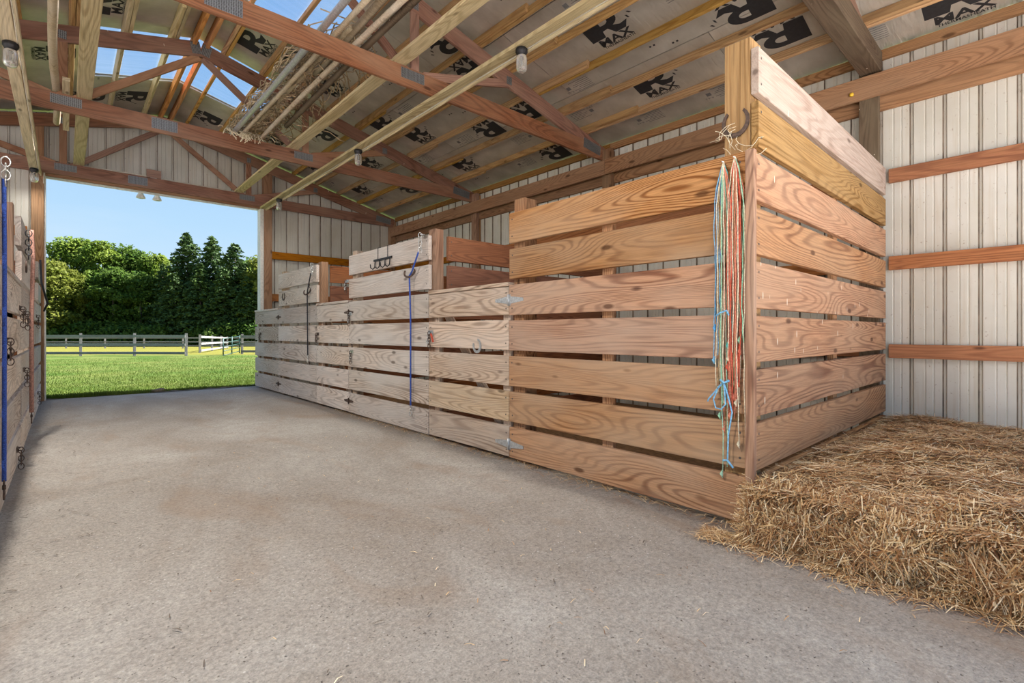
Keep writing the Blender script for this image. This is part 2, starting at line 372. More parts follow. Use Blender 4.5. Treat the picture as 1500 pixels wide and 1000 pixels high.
def beam(name, parent, p0, p1, w, h, mat, up=(0, 0, 1), ch=0.003):
    p0, p1 = Vector(p0), Vector(p1); d = p1 - p0; x = d.normalized()
    y = Vector(up).cross(x).normalized(); z = x.cross(y)
    v, f = prism_box(d.length, w, h, ch)
    o = meshobj(name, v, f, mat, parent, (p0 + p1) / 2)
    o.rotation_euler = Matrix((x, y, z)).transposed().to_euler(); return o
def tube_geo(pts, r, n=6, closed=False):
    pts = [Vector(p) for p in pts]; V, F = [], []
    m_ = len(pts); rr = r if isinstance(r, (list, tuple)) else [r] * m_
    prev = None
    for i, p in enumerate(pts):
        if closed: t = (pts[(i + 1) % m_] - pts[i - 1])
        else: t = pts[min(i + 1, m_ - 1)] - pts[max(i - 1, 0)]
        t.normalize()
        a = prev if prev else (Vector((0, 0, 1)) if abs(t.z) < 0.9 else Vector((1, 0, 0)))
        u = (a - t * a.dot(t)).normalized(); prev = u; w = t.cross(u)
        for k in range(n):
            an = 2 * PI * k / n; V.append(p + (u * math.cos(an) + w * math.sin(an)) * rr[i])
    for i in range(m_ if closed else m_ - 1):
        j = (i + 1) % m_
        for k in range(n): F.append((i * n + k, i * n + (k + 1) % n, j * n + (k + 1) % n, j * n + k))
    if not closed: F.append(tuple(range(n - 1, -1, -1))); F.append(tuple((m_ - 1) * n + k for k in range(n)))
    return V, F
def tube(name, parent, pts, r, mat, n=6, closed=False):
    V, F = tube_geo(pts, r, n, closed)
    c = sum((Vector(p) for p in pts), Vector()) / len(pts)
    return meshobj(name, [v - c for v in V], F, mat, parent, c, smooth=True)
def tubes(name, parent, lines, r, mat, n=5, loc=None):
    V, F = [], []
    c = Vector(loc) if loc else Vector(lines[0][0])
    for ln in lines:
        rr = r
        a, b_ = tube_geo(ln, rr, n); o_ = len(V); V += [v - c for v in a]; F += [tuple(i + o_ for i in f) for f in b_]
    return meshobj(name, V, F, mat, parent, c, smooth=True)
def lathe(name, parent, prof, mat, loc, n=16):
    V, F = [], []
    for r, z in prof:
        for k in range(n): V.append((r * math.cos(2 * PI * k / n), r * math.sin(2 * PI * k / n), z))
    for i in range(len(prof) - 1):
        for k in range(n): F.append((i * n + k, i * n + (k + 1) % n, (i + 1) * n + (k + 1) % n, (i + 1) * n + k))
    F.append(tuple(range(n - 1, -1, -1))); F.append(tuple((len(prof) - 1) * n + k for k in range(n)))
    return meshobj(name, V, F, mat, parent, loc, smooth=True)

# ------------------------------------------------------------------ barn dimensions
XL, XR, YN, YF = -3.16, 5.72, -0.45, 10.45
RX, SLOPE = 1.28, 0.25
ZR = 4.73                                  # top of top chord at the ridge
def chord_z(x): return ZR - SLOPE * abs(x - RX)
def roof_z(x): return chord_z(x) + 0.095
TY = [-0.38, 1.16, 4.29, 7.30]              # truss planes, the end wall one is apart
ROWZ = [0.028 + 0.2905 * k for k in range(9)]; BH = 0.245

# ------------------------------------------------------------------ ground, floor
def grid(name, x0, x1, y0, y1, nx, ny, zf, mat, kind='structure'):
    V = [(x0 + (x1 - x0) * i / nx, y0 + (y1 - y0) * j / ny) for j in range(ny + 1) for i in range(nx + 1)]
    V = [(x, y, zf(x, y)) for x, y in V]
    F = [(j * (nx + 1) + i, j * (nx + 1) + i + 1, (j + 1) * (nx + 1) + i + 1, (j + 1) * (nx + 1) + i) for j in range(ny) for i in range(nx)]
    o = meshobj(name, V, F, mat, smooth=True); o['kind'] = kind; return o
def wob(x, y): return 0.5 * math.sin(1.3 * x + 0.7 * y) + 0.3 * math.sin(2.9 * x - 1.7 * y + 1) + 0.2 * math.sin(5.1 * y + 2.2 * x)
def floor_z(x, y):
    z = 0.004 * wob(x, y) - 0.004
    return z
def floor_edge(x): return 10.52 + 0.05 * math.sin(2.6 * x) + 0.03 * math.sin(7.3 * x + 1)
NX, NY = 80, 120
V = []
for j in range(NY + 1):
    for i in range(NX + 1):
        x = XL + (XR - XL) * i / NX; y = YN + (floor_edge(x) - YN) * j / NY; V.append((x, y, floor_z(x, y)))
F = [(j * (NX + 1) + i, j * (NX + 1) + i + 1, (j + 1) * (NX + 1) + i + 1, (j + 1) * (NX + 1) + i) for j in range(NY) for i in range(NX)]
n0 = len(V)
for i in range(NX + 1): V.append((V[NY * (NX + 1) + i][0], V[NY * (NX + 1) + i][1], -0.12))
F += [(NY * (NX + 1) + i, NY * (NX + 1) + i + 1, n0 + i + 1, n0 + i) for i in range(NX)]
meshobj('floor', V, F, M['concrete'], smooth=True)['kind'] = 'structure'
def ground_z(x, y):
    d = 0.672 * x + 0.7405 * y
    return min(0.0, -0.0165 * (d - 8.0)) - 0.03 + 0.012 * wob(x * 1.3, y * 1.1)
grid('ground_lawn', -60, 120, 10.42, 160, 90, 90, ground_z, M['lawn'])
grid('ground_bounce_yard', -60, 60, -50, YN, 12, 8, lambda x, y: -0.05, M['bounce_gravel'])  # unseen yard behind the camera, added to bounce sunlight inside
grid('ground_bounce_side_yard', -60, XL, YN, 10.42, 10, 4, lambda x, y: -0.05, M['bounce_gravel'])  # unseen side yard, added to bounce sunlight inside
grid('ground_far_side', XR + 0.03, 60, YN, 10.42, 8, 4, lambda x, y: -0.06, M['lawn'])

# ------------------------------------------------------------------ steel siding panels
def steel_profile(width=0.914, pitch=0.2285):
    """plan profile (u, depth): flat pans, four major ribs pushed outwards, two small ribs in each pan"""
    pts = [(0.0, 0.0)]
    for k in range(4):
        a = k * pitch
        pts += [(a + 0.010, 0.0), (a + 0.018, 0.020), (a + 0.036, 0.020), (a + 0.044, 0.0)]
        for s in (0.40, 0.66):
            c = a + 0.01 + (pitch) * s
            pts += [(c - 0.008, 0), (c - 0.003, 0.005), (c + 0.003, 0.005), (c + 0.008, 0)]
    pts.append((width, 0.0)); return pts
def steel_panel(parent, axis, a0, width, base, zlo, zhi, out):
    """axis 'y': panel in plane x=base running along y; axis 'x': in plane y=base"""
    V = []
    for u, d in steel_profile():
        if u > width: continue
        p = (base + out * d, a0 + u) if axis == 'y' else (a0 + u, base + out * d)
        V.append((p[0], p[1], zlo)); V.append((p[0], p[1], zhi(p[0]) if callable(zhi) else zhi))
    u = width
    p = (base, a0 + u) if axis == 'y' else (a0 + u, base)
    V.append((p[0], p[1], zlo)); V.append((p[0], p[1], zhi(p[0]) if callable(zhi) else zhi))
    n = len(V) // 2
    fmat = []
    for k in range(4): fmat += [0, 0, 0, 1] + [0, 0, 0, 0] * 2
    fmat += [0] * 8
    F = [(2 * i, 2 * i + 2, 2 * i + 3, 2 * i + 1) for i in range(n - 1)]
    c = Vector(V[0])
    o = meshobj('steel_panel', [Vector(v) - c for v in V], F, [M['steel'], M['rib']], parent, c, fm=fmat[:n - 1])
    md = o.modifiers.new('thickness', 'SOLIDIFY'); md.thickness = 0.002
    return o

wall_right = root('wall_right', (XR, 4, 0), kind='structure')
y = 10.45
while y > YN + 0.3:
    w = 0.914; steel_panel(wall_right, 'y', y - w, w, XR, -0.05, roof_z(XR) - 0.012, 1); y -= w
for z0 in (0.81, 1.625, 2.435):
    for ya, yb in ((YN, 1.04), (1.26, 4.12), (4.29, 7.13), (7.29, 10.28)):
        slab('girt', wall_right, (5.665, 5.715), (ya, yb), (z0, z0 + 0.125), M['girt'])
for ya, yb in ((YN, 4.2), (4.205, 10.3)):
    slab('top_plate', wall_right, (5.545, 5.588), (ya, yb), (3.235, 3.44), M['plate'])
    slab('girt', wall_right, (5.672, 5.715), (ya, yb), (3.13, 3.30), M['plate'])
    slab('eave_girt', wall_right, (5.672, 5.715), (ya, yb), (3.605, 3.695), M['plate'])
for k, yp in enumerate((-0.44, 1.105, 4.13, 7.14)):
    slab('post', wall_right, (5.592, 5.662), (yp, yp + 0.15), (0, 3.60), M['dusty'] if k < 2 else M['post'])
    slab('post', wall_right, (5.664, 5.716), (yp + 0.02, yp + 0.13), (0, 3.58), M['post'])
slab('post', wall_right, (5.57, 5.71), (10.29, 10.43), (0, 3.6), M['post'])

wall_far = root('wall_far', (1.28, YF, 0), kind='structure')
gz = lambda x: roof_z(x) - 0.012
x = 2.83
while x < XR - 0.02:
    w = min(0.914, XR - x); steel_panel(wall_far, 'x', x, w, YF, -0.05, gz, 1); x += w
x = -0.22
while x < 2.82:
    w = min(0.914, 2.83 - x)
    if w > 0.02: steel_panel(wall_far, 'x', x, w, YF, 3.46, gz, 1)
    x += w
x = XL
while x < -0.23:
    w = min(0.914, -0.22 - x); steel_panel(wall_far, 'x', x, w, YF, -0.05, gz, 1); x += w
for z0 in (1.655, 2.49):
    slab('girt', wall_far, (3.02, 5.57), (10.36, 10.41), (z0, z0 + 0.145), M['girt'])
    slab('girt', wall_far, (-3.1, -0.42), (10.36, 10.41), (z0, z0 + 0.145), M['girt'])
slab('header', wall_far, (-0.36, 2.88), (10.33, 10.37), (3.43, 3.655), M['web'])
slab('jamb_post', wall_far, (2.86, 3.005), (10.30, 10.44), (0, 4.22), M['post'])
slab('jamb_post', wall_far, (-0.375, -0.235), (10.30, 10.44), (0, 4.20), M['post'])
slab('jamb_trim', wall_far, (2.795, 2.858), (10.31, 10.50), (0, 3.43), M['trimwhite'])
slab('jamb_trim', wall_far, (-0.234, -0.215), (10.34, 10.50), (0, 3.43), M['trimwhite'])
slab('track_cover', wall_far, (-0.5, 3.1), (10.50, 10.54), (3.43, 3.5), M['trimwhite'])

wall_left = root('wall_left', (XL, 4, 0), kind='structure')
for yp in (-0.42, 1.1, 4.13, 7.14, 10.3):
    slab('post', wall_left, (XL, XL + 0.14), (yp, yp + 0.14), (0, 3.5), M['post'])
slab('top_plate', wall_left, (XL + 0.15, XL + 0.19), (YN, YF), (3.235, 3.44), M['plate'])
slab('eave_girt', wall_left, (XL - 0.05, XL - 0.01), (YN, YF), (3.50, 3.60), M['plate'])

# ------------------------------------------------------------------ ceiling: insulation sheets, clear sheets, purlins
ceiling = root('ceiling', (RX, 4, roof_z(RX)), kind='structure')
CS = math.cos(math.atan(SLOPE))
def slope_sheet(name, side, u0, u1, y0, y1, mat, t=0.02, lift=0.0):
    """u = horizontal distance from the ridge"""
    uc, yc = (u0 + u1) / 2, (y0 + y1) / 2
    x = RX + side * uc; z = roof_z(x) + lift + t / 2
    lx, ly = (u1 - u0) / CS, (y1 - y0)
    V = [(sx * lx / 2, sy * ly / 2, sz * t / 2) for sz in (-1, 1) for sy in (-1, 1) for sx in (-1, 1)]
    F = [(0, 2, 3, 1), (4, 5, 7, 6), (0, 1, 5, 4), (2, 6, 7, 3), (0, 4, 6, 2), (1, 3, 7, 5)]
    o = meshobj(name, V, F, mat, ceiling, (x, yc, z)); o.rotation_euler = (0, side * math.atan(SLOPE), 0); return o
SHEETS = []
U = [0.0, 1.10, 2.24, 3.38, 4.52]
openings = [(1.42, 3.0), (4.42, 6.14), (7.42, 8.90)]  # nearest opening is unseen, continues the pattern to let in more light
for side in (1, -1):
    for r in range(4):
        if r == 0: ys = [(YN, 1.42), (3.0, 4.42), (6.14, 7.42), (8.90, 10.46)]
        else:
            off = [0, 0.0, 1.1, 0.4][r]; ys = []; y0 = YN
            nxt = -2.2 + 2.44 * (2 if off > .5 else 1) - off
            while y0 < 10.45:
                ys.append((y0, min(nxt, 10.46))); y0 = nxt; nxt += 2.44
        for a, b_ in ys:
            if b_ - a > 0.1:
                o = slope_sheet('insulation_sheet', side, U[r] + 0.004, U[r + 1] - 0.004, a + 0.003, b_ - 0.003, M['foil'])
                SHEETS.append((o, side, U[r], U[r + 1], a, b_))
    for a, b_ in openings:
        slope_sheet('clear_sheet', side, 0.02, 1.10, a, b_, M['clear'], 0.003, 0.02)
    slope_sheet('steel_roofing', side, 1.09, 4.75, YN - 0.3, 10.75, M['steel'], 0.003, 0.03)
    for a, b_ in ((YN - 0.25, 1.44), (2.98, 4.44), (6.12, 7.44), (8.88, 10.75)):
        slope_sheet('steel_roofing', side, 0.0, 1.10, a, b_, M['steel'], 0.003, 0.03)
segs = [(YN, 1.24), (0.55, 4.37), (3.5, 7.38), (6.5, 10.4)]
pur_u = [0.28, 0.74, 1.20, 1.66, 2.12, 2.58, 3.04, 3.50, 3.96]
for side in (1, -1):
    for iu, u in enumerate(pur_u):
        for k, (a, b_) in enumerate(segs):
            x = RX + side * (u + (0.021 if k % 2 else -0.021))
            beam('purlin', ceiling, (x, a + random.uniform(-.05, .05), chord_z(x) + 0.047), (x, b_, chord_z(x) + 0.047), 0.038, 0.089,
                 M['purlin'] if side > 0 or iu > 1 else M['brace'], up=(side * 0.2425, 0, 0.97))
    for k, (a, b_) in enumerate(((YN, 4.3), (4.3, 10.4))):
        x = RX + side * 0.07
        beam('ridge_purlin', ceiling, (x, a, chord_z(x) + 0.02), (x, b_, chord_z(x) + 0.02), 0.04, 0.13, M['ridge'])

# printed marks on the foil
def text_geo(txt, size, offset=0.0):
    cu = bpy.data.curves.new('t', 'FONT'); cu.body = txt; cu.size = size; cu.offset = offset; cu.resolution_u = 2
    cu.align_x = 'CENTER'; cu.align_y = 'CENTER'
    o = bpy.data.objects.new('t', cu); COL.objects.link(o)
    dg = bpy.context.evaluated_depsgraph_get(); me = o.evaluated_get(dg).to_mesh()
    V = [v.co.copy() for v in me.vertices]; F = [tuple(p.vertices) for p in me.polygons]
    o.evaluated_get(dg).to_mesh_clear(); bpy.data.objects.remove(o); bpy.data.curves.remove(cu)
    return V, F
def poly_geo(pts): return [Vector((x, y, 0)) for x, y in pts], [tuple(range(len(pts)))]
def merge(parts):
    V, F = [], []
    for (v, f), (dx, dy), sx in parts:
        o_ = len(V); V += [Vector((p.x * sx + dx, p.y + dy, 0)) for p in v]; F += [tuple(i + o_ for i in q) for q in f]
    return V, F
# letter R: solid block stem, bowl with a drop-shaped eye, sweeping leg
bowl_o = [(0.02 + 0.165 * math.cos(a), 0.055 + 0.10 * math.sin(a)) for a in [PI / 2 - k * PI / 12 for k in range(13)]]
bowl_i = [(0.02 + 0.06 * math.cos(a), 0.055 + 0.038 * math.sin(a)) for a in [-PI / 2 + k * PI / 12 for k in range(13)]]
VR, FR = [], []
def addp(pts):
    o_ = len(VR); VR.extend(Vector((x, y, 0)) for x, y in pts); FR.append(tuple(range(o_, o_ + len(pts))))
addp([(-0.22, -0.13), (-0.05, -0.13), (-0.02, 0.02), (-0.02, 0.155), (-0.22, 0.155)])
addp([(-0.02, 0.093), (0.02, 0.093), (0.02, 0.155), (-0.02, 0.155)])
addp([(-0.02, 0.02), (0.02, 0.017), (0.03, -0.045), (-0.035, -0.05)])
bo = len(VR); VR.extend(Vector((*p, 0)) for p in bowl_o); VR.extend(Vector((*p, 0)) for p in reversed(bowl_i))
for k in range(12): FR.append((bo + k, bo + k + 1, bo + 14 + k, bo + 13 + k))
addp([(0.03, -0.045), (0.10, -0.03), (0.20, -0.13), (0.08, -0.13)])
addp([(0.10, -0.03), (0.17, -0.06), (0.26, -0.045), (0.20, -0.13)])
addp([(0.265, 0.0), (0.285, -0.01), (0.295, -0.05), (0.275, -0.04)]); addp([(0.30, 0.03), (0.315, 0.03), (0.345, 0.0), (0.32, 0.0)])
for pp in FR: pass
def mk_mesh(name, V, F, mat):
    me = bpy.data.meshes.new(name); me.from_pydata([tuple(v) for v in V], [], F); me.update(); me.materials.append(mat); return me
tMAX = text_geo('MAX', 0.135, 0.004); tTH = text_geo('THERMASHEATH', 0.05, 0.0008)
V, F = merge([((VR, FR), (0, 0.055), 1), (tMAX, (0.03, -0.135), 1.35), (tTH, (0.04, -0.20), 1.0)])
# recalc so all face the same way (down): handled by two-sided shading
LOGO = mk_mesh('printed_logo', V, F, M['print'])
def sq(cx, cy, s): return poly_geo([(cx - s, cy - s), (cx + s, cy - s), (cx + s, cy + s), (cx - s, cy + s)])
blk = []
for cx, cy in ((-0.12, 0.05), (-0.07, 0.05), (0.12, -0.04), (0.17, -0.04)): blk.append((sq(cx, cy, 0.012), (0, 0), 1))
MARKS = mk_mesh('printed_squares', *merge(blk), M['print'])
lines = []
for k in range(7): lines.append((poly_geo([(-0.16, 0.1 - k * 0.03), (0.10 + 0.05 * math.sin(k * 2.3), 0.1 - k * 0.03), (0.10 + 0.05 * math.sin(k * 2.3), 0.108 - k * 0.03), (-0.16, 0.108 - k * 0.03)]), (0, 0), 1))
lines.append((sq(0.20, 0.0, 0.03), (0, 0), 1)); lines.append((text_geo('R-6.5', 0.05), (0.22, 0.07), 1))
SMALL = mk_mesh('printed_panel_text', *merge(lines), M['print_grey'])
def stamp(side, x, y, me, name, flip, scale=1.0):
    for o, s, u0, u1, a, b_ in SHEETS:
        u = side * (x - RX)
        if s == side and u0 <= u <= u1 and a < y < b_:
            hx = 0.16 * scale; hy = 0.24 * scale
            y = min(max(y, a + hy), b_ - hy) if b_ - a > 2 * hy else y
            p = bpy.data.objects.new(name, me); COL.objects.link(p); p.parent = o
            # child of the sheet: sheet-local coordinates
            lx = (x - (RX + side * (u0 + u1) / 2)) / CS; ly = y - (a + b_) / 2
            p.location = (lx, ly, -0.0112); ang = -PI / 2 if flip else PI / 2
            p.rotation_euler = (PI, 0, ang); p.scale = (scale, scale, 1)
            return p
bay_c = [RX + u for u in (0.51, 0.97, 1.43, 1.89, 2.35, 2.81, 3.27, 3.73, 4.2)]
seen = [(4.10, 3.08, 1), (5.03, 3.10, 1), (5.02, 1.75, 0), (5.5, 0.55, 1), (4.65, 4.75, 0), (3.79, 4.75, 0), (3.33, 4.65, 0), (3.72, 6.95, 1), (4.62, 5.55, 0),
        (4.15, 6.6, 1), (5.1, 6.75, 1), (5.45, 5.1, 0), (2.8, 6.8, 1), (2.35, 6.6, 1), (3.2, 8.2, 0), (4.1, 8.4, 1), (5.0, 8.6, 0), (5.45, 7.9, 1), (3.7, 9.6, 0), (4.6, 9.7, 1),
        (2.7, 9.3, 0), (1.8, 9.7, 0), (2.3, 10.0, 1), (2.9, 3.2, 0), (4.6, 1.9, 0), (3.2, 2.1, 1), (1.8, 6.8, 1)]
for x, y, fl in seen:
    bx = min(bay_c, key=lambda q: abs(q - x)); stamp(1, bx, y, LOGO, 'printed_logo', fl, 0.98)
for x, y, fl in ((0.77, 9.6, 0), (0.25, 9.7, 0), (-0.1, 8.3, 0), (0.3, 6.9, 1), (-0.6, 6.6, 0), (-0.5, 9.7, 1), (0.7, 3.7, 1)):
    stamp(-1, x, y, LOGO, 'printed_logo', fl, 0.98)
for i, bx in enumerate(bay_c):
    for y in np.arange(0.4 + 0.37 * i % 1.1, 10.2, 1.13):
        if any(abs(bx - sx) < 0.3 and abs(y - sy) < 0.5 for sx, sy, _ in seen): continue
        stamp(1, bx, float(y), MARKS if random.random() < 0.5 else SMALL, 'printed_squares' if random.random() < .5 else 'printed_text', i % 2, 0.9)
        if random.random() < 0.8: stamp(-1, 2 * RX - bx, float(y) + 0.3, MARKS, 'printed_squares', i % 2, 0.9)

# ------------------------------------------------------------------ trusses
plate_bump = M['galv']
m, nt, b = new_mat('toothed_plate')
tc = N(nt, 'ShaderNodeTexCoord'); vo = N(nt, 'ShaderNodeTexVoronoi'); vo.inputs['Scale'].default_value = 1.0; vo.inputs['Randomness'].default_value = 0.15
nt.links.new(mapped(nt, tc.outputs['Object'], (60, 60, 90)), vo.inputs['Vector'])
c = ramp(nt, vo.outputs['Distance'], [(0.25, (0.05, 0.05, 0.05)), (0.5, (0.27, 0.29, 0.30))])
nt.links.new(c, b.inputs['Base Color']); b.inputs['Metallic'].default_value = 0.6; b.inputs['Roughness'].default_value = 0.45
bump(nt, b, vo.outputs['Distance'], 0.8, 0.004); M['toothed'] = m
def plate(parent, x, z, y, w, h, ang=0.0, thick=0.04):
    for s in (-1, 1):
        v, f = prism_box(w, 0.002, h, 0.0003)
        o = meshobj('gusset_plate', v, f, M['toothed'], parent, (x, y + s * (thick / 2 + 0.0012), z)); o.rotation_euler = (0, -ang, 0)
def truss(y, label, thick=0.04, bw=None, full=True):
    t = root('roof_truss', (RX, y, 3.46), label, 'truss', 'roof trusses across the barn')
    x0, x1 = -3.0, 5.62
    zb0, hb = 3.46, 0.19
    bt = bw or thick
    slab('bottom_chord', t, (x0, x1 if bw else 5.585), (y - bt / 2, y + bt / 2), (zb0, zb0 + hb), M['dusty'] if bw else M['truss'])
    an = math.atan(SLOPE); hc = 0.185
    for s, mname in ((1, 'truss'), (-1, 'truss')):
        xe = x1 if s > 0 else -3.06
        pa = Vector((RX, y, ZR - hc / 2 / CS)); pb = Vector((xe, y, chord_z(xe) - hc / 2 / CS))
        beam('top_chord', t, pa, pb, thick - 0.0008 * (s > 0), hc, M['truss'])
    for s in (1, -1):
        X = lambda u: RX + s * u
        w = thick - 0.003
        beam('web', t, (X(0.02), y, ZR - 0.2), (X(1.22), y, zb0 + 0.14), w, 0.085, M['web'])
        beam('web', t, (X(1.30), y, zb0 + 0.15), (X(1.30), y, chord_z(X(1.30)) - 0.14), w, 0.089, M['web'], up=(1, 0, 0))
        beam('web', t, (X(1.40), y, zb0 + 0.16), (X(2.55), y, chord_z(X(2.55)) - 0.15), w, 0.089, M['web'])
        plate(t, X(1.27), zb0 + 0.12, y, 0.26, 0.10, 0, bt)
        plate(t, X(1.30), chord_z(X(1.30)) - 0.11, y, 0.07, 0.09, 0, thick)
        plate(t, X(2.55), chord_z(X(2.55)) - 0.12, y, 0.08, 0.09, 0, thick)
        plate(t, X(4.08), 3.59, y, 0.36, 0.13, -s * 0.12, thick)
    plate(t, RX - 0.06, ZR - 0.10, y, 0.10, 0.14, an, thick); plate(t, RX + 0.06, ZR - 0.10, y, 0.10, 0.14, -an, thick)
    plate(t, RX - 0.38, zb0 + 0.105, y, 0.26, 0.13, 0, bt)
    return t
truss(TY[0], 'reddish timber roof truss over the camera, nearest end of the barn')
truss(TY[1], 'dusty cobwebbed roof truss meeting the steel wall beside the tall corner post', thick=0.07, bw=0.16)
truss(TY[2], 'reddish roof truss, second from the big doorway, over the tall striped stall boards')
truss(TY[3], 'reddish roof truss nearest the big open doorway, with apex plate below the clear roof')
t3 = truss(10.27, 'roof truss fixed against the steel gable wall above the doorway')

# long braces on top of the bottom chords
def long_thing(name, pts, w, h, mat, label, cat, group=None):
    o = beam(name, None, pts[0], pts[1], w, h, mat); return tag(o, label, cat, group)
long_thing('brace_board', ((0.16, 1.5, 3.668), (0.16, 10.25, 3.668)), 0.13, 0.034, M['brace'], 'long pale mossy-looking brace board lying flat over trusses above the doorway left side', 'board')
long_thing('brace_board', ((2.40, 1.2, 3.668), (2.40, 10.25, 3.668)), 0.14, 0.034, M['brace'], 'long pale brace board lying over the trusses just right of the stored poles', 'board')
o = long_thing('block_board', ((2.44, 3.55, 3.706), (2.44, 4.6, 3.706)), 0.13, 0.038, M['dusty'], 'short rough splice board resting on the long brace board', 'board')

# light battens with sockets and jars
def batten(x, label, ylist, y0, y1):
    t = root('light_batten', (x, (y0 + y1) / 2, 3.44), label, 'light rail')
    slab('rail', t, (x - 0.045, x + 0.045), (y0, y1), (3.422, 3.458), M['brace'])
    tube('cable', t, [(x + 0.055, y0 + (y1 - y0) * k / 30, 3.425 + 0.006 * math.sin(k * 1.7)) for k in range(31)], 0.006, M['sheath'])
    slab('side_strip', t, (x + 0.062, x + 0.08), (y0, y1), (3.40, 3.45), M['brace'])
    return t
batten(2.82, 'pale light rail running under the trusses over the right stalls', (), -0.42, 10.28)
batten(-0.34, 'pale light rail running under the trusses along the left stalls', (), -0.42, 10.28)
def lamp(x, y, label, watt):
    t = root('jar_light', (x, y, 3.42), label, 'lamp', 'jar lights under the rails')
    lathe('socket', t, [(0.042, 0), (0.05, -0.008), (0.05, -0.035), (0.040, -0.05), (0.036, -0.06)], M['dark'], (x, y, 3.42))
    lathe('jar', t, [(0.032, 0), (0.042, -0.01), (0.046, -0.03), (0.046, -0.11), (0.038, -0.132), (0.020, -0.143), (0.004, -0.145)], M['jar'], (x, y, 3.362))
    if watt:
        ld = bpy.data.lights.new('jar_fill_light', 'AREA'); ld.shape = 'DISK'; ld.size = 0.09; ld.energy = watt; ld.color = (1.0, 0.95, 0.88)  # fill disk added under the jar to brighten the aisle
        lo = bpy.data.objects.new('jar_fill_light', ld); lo.location = (x, y, 3.215); link(lo, t)
    tube('bulb', t, [(x, y, 3.36), (x, y, 3.325), (x, y, 3.285)], [0.010, 0.016, 0.011], M['trimwhite'], 8)
for y, l in ((-0.15, 'added unseen jar light on the right rail above the camera'), (3.0, 'clear jar light hanging over the tall orange-brown stall boards'), (6.1, 'clear jar light on the right rail in front of the second truss'), (9.3, 'clear jar light on the right rail closest to the doorway corner')):  # the one above the camera is unseen, added as fill
    lamp(2.83, y, l, 30.0 if y < 0 else (28.0 if y < 7 else 8.0))
for y, l in ((1.55, 'added unseen jar light at the near end of the left rail'), (5.75, 'large frosted jar light at the top left, nearest on the left rail'), (9.95, 'frosted jar light beside the left doorway post')):  # the near-end one is out of view, added as fill
    lamp(-0.33, y, l, 5.0 if y > 9 else 112.0)

# gear over the doorway
t = root('doorway_wiring', (1.0, 10.30, 3.65), 'cream cable run along the top of the doorway header', 'cable')
tube('cable', t, [(-0.24, 10.31, 3.3), (-0.23, 10.31, 3.55), (-0.16, 10.31, 3.68), (0.0, 10.31, 3.70)] + [(0.3 + 0.4 * k, 10.31, 3.672 + 0.005 * math.sin(k)) for k in range(6)] + [(2.7, 10.30, 3.67), (3.1, 10.3, 3.62)], 0.012, M['sheath'])
tube('cable', t, [(-0.22, 10.30, 3.665)] + [(0.2 + 0.4 * k, 10.322, 3.655) for k in range(7)], 0.007, M['dark'])
t = root('junction_box', (1.09, 10.30, 3.60), 'small wooden block and cover plate on the middle of the doorway header', 'box')
slab('block', t, (1.02, 1.22, ), (10.285, 10.325), (3.66, 3.80), M['web'])
slab('cover_plate', t, (1.07, 1.16), (10.27, 10.284), (3.55, 3.66), M['trimwhite'], ch=0.001)
for xx, lb in ((0.97, 'left floodlight of the pair hanging outside below the doorway header'), (1.20, 'right floodlight of the pair hanging outside below the doorway header')):
    t = root('floodlight', (xx, 10.58, 3.42), lb, 'lamp', 'outdoor floodlights')
    lathe('reflector', t, [(0.02, 0.12), (0.035, 0.08), (0.065, 0.02), (0.068, 0.0), (0.03, -0.01), (0.005, -0.012)], M['trimwhite'], (xx, 10.60, 3.36))
    slab('bracket', t, (xx - 0.02, xx + 0.02), (10.545, 10.60), (3.46, 3.50), M['galv'])

# ------------------------------------------------------------------ poles and twigs stored on the chords
pole_specs = [(1.64, 2.6, 7.45, 0.030, 'galv', 'grey metal pipe stored on the roof trusses'),
              (1.75, 3.6, 7.5, 0.024, 'pole', 'long peeled pole stored beside the grey metal pipe on the trusses'),
              (1.86, 4.2, 7.9, 0.022, 'brace', 'pale strip of wood resting over the trusses among the stored poles'),
              (1.98, 3.4, 7.7, 0.026, 'pole', 'weathered pole in the middle of the stored bundle'),
              (2.08, 2.9, 6.6, 0.030, 'dusty', 'thick dark stick at the wall side of the stored bundle'),
              (1.92, 2.6, 5.2, 0.034, 'pole', 'thick round pole end pointing out of the stored bundle')]
for i, (x, ya, yb, r, mt, lb) in enumerate(pole_specs):
    z = 3.652 + r + (0.075 if i in (2, 5) else 0)
    pts = [(x + 0.02 * math.sin(3 * s + i), ya + (yb - ya) * s, z + 0.004 * math.sin(5 * s)) for s in [k / 14 for k in range(15)]]
    tag(tube('stored_pole', None, pts, r, M[mt], 8), lb, 'pole', 'poles stored on the trusses')
ln = []
for k in range(320):
    x = random.gauss(1.90, 0.12); y0 = random.uniform(4.2, 7.5); a = random.gauss(PI / 2, 0.55); l = random.uniform(0.3, 0.9); z = 3.70 + random.random() * 0.13
    cx = random.uniform(-.15, .15)
    ln.append([(max(1.60 + 0.03 * s, x + math.cos(a) * l * s + cx * math.sin(PI * s)), y0 + math.sin(a) * l * s, z + 0.06 * math.sin(PI * s) * random.uniform(-.3, 1)) for s in (0, .25, .5, .75, 1)])
tag(tubes('twig_tangle', None, ln, 0.0065, M['twig'], 4), 'tangle of dry twigs and vines caught among the stored poles', 'twigs', kind='stuff')
ln = []
for k in range(60):
    x = random.gauss(1.72, 0.10); y0 = 7.25; l = random.uniform(0.15, 0.45)
    ln.append([(x + random.uniform(-.08, .08) * s, y0 - 0.01 - l * s * random.uniform(.3, .7), 3.70 - l * s * s * 0.55 + 0.05 * s) for s in (0, .33, .66, 1)])
tag(tubes('straw_tuft', None, ln, 0.005, M['tw_cream'], 4), 'pale straw tuft hanging off the truss nearest the doorway', 'straw', kind='stuff')
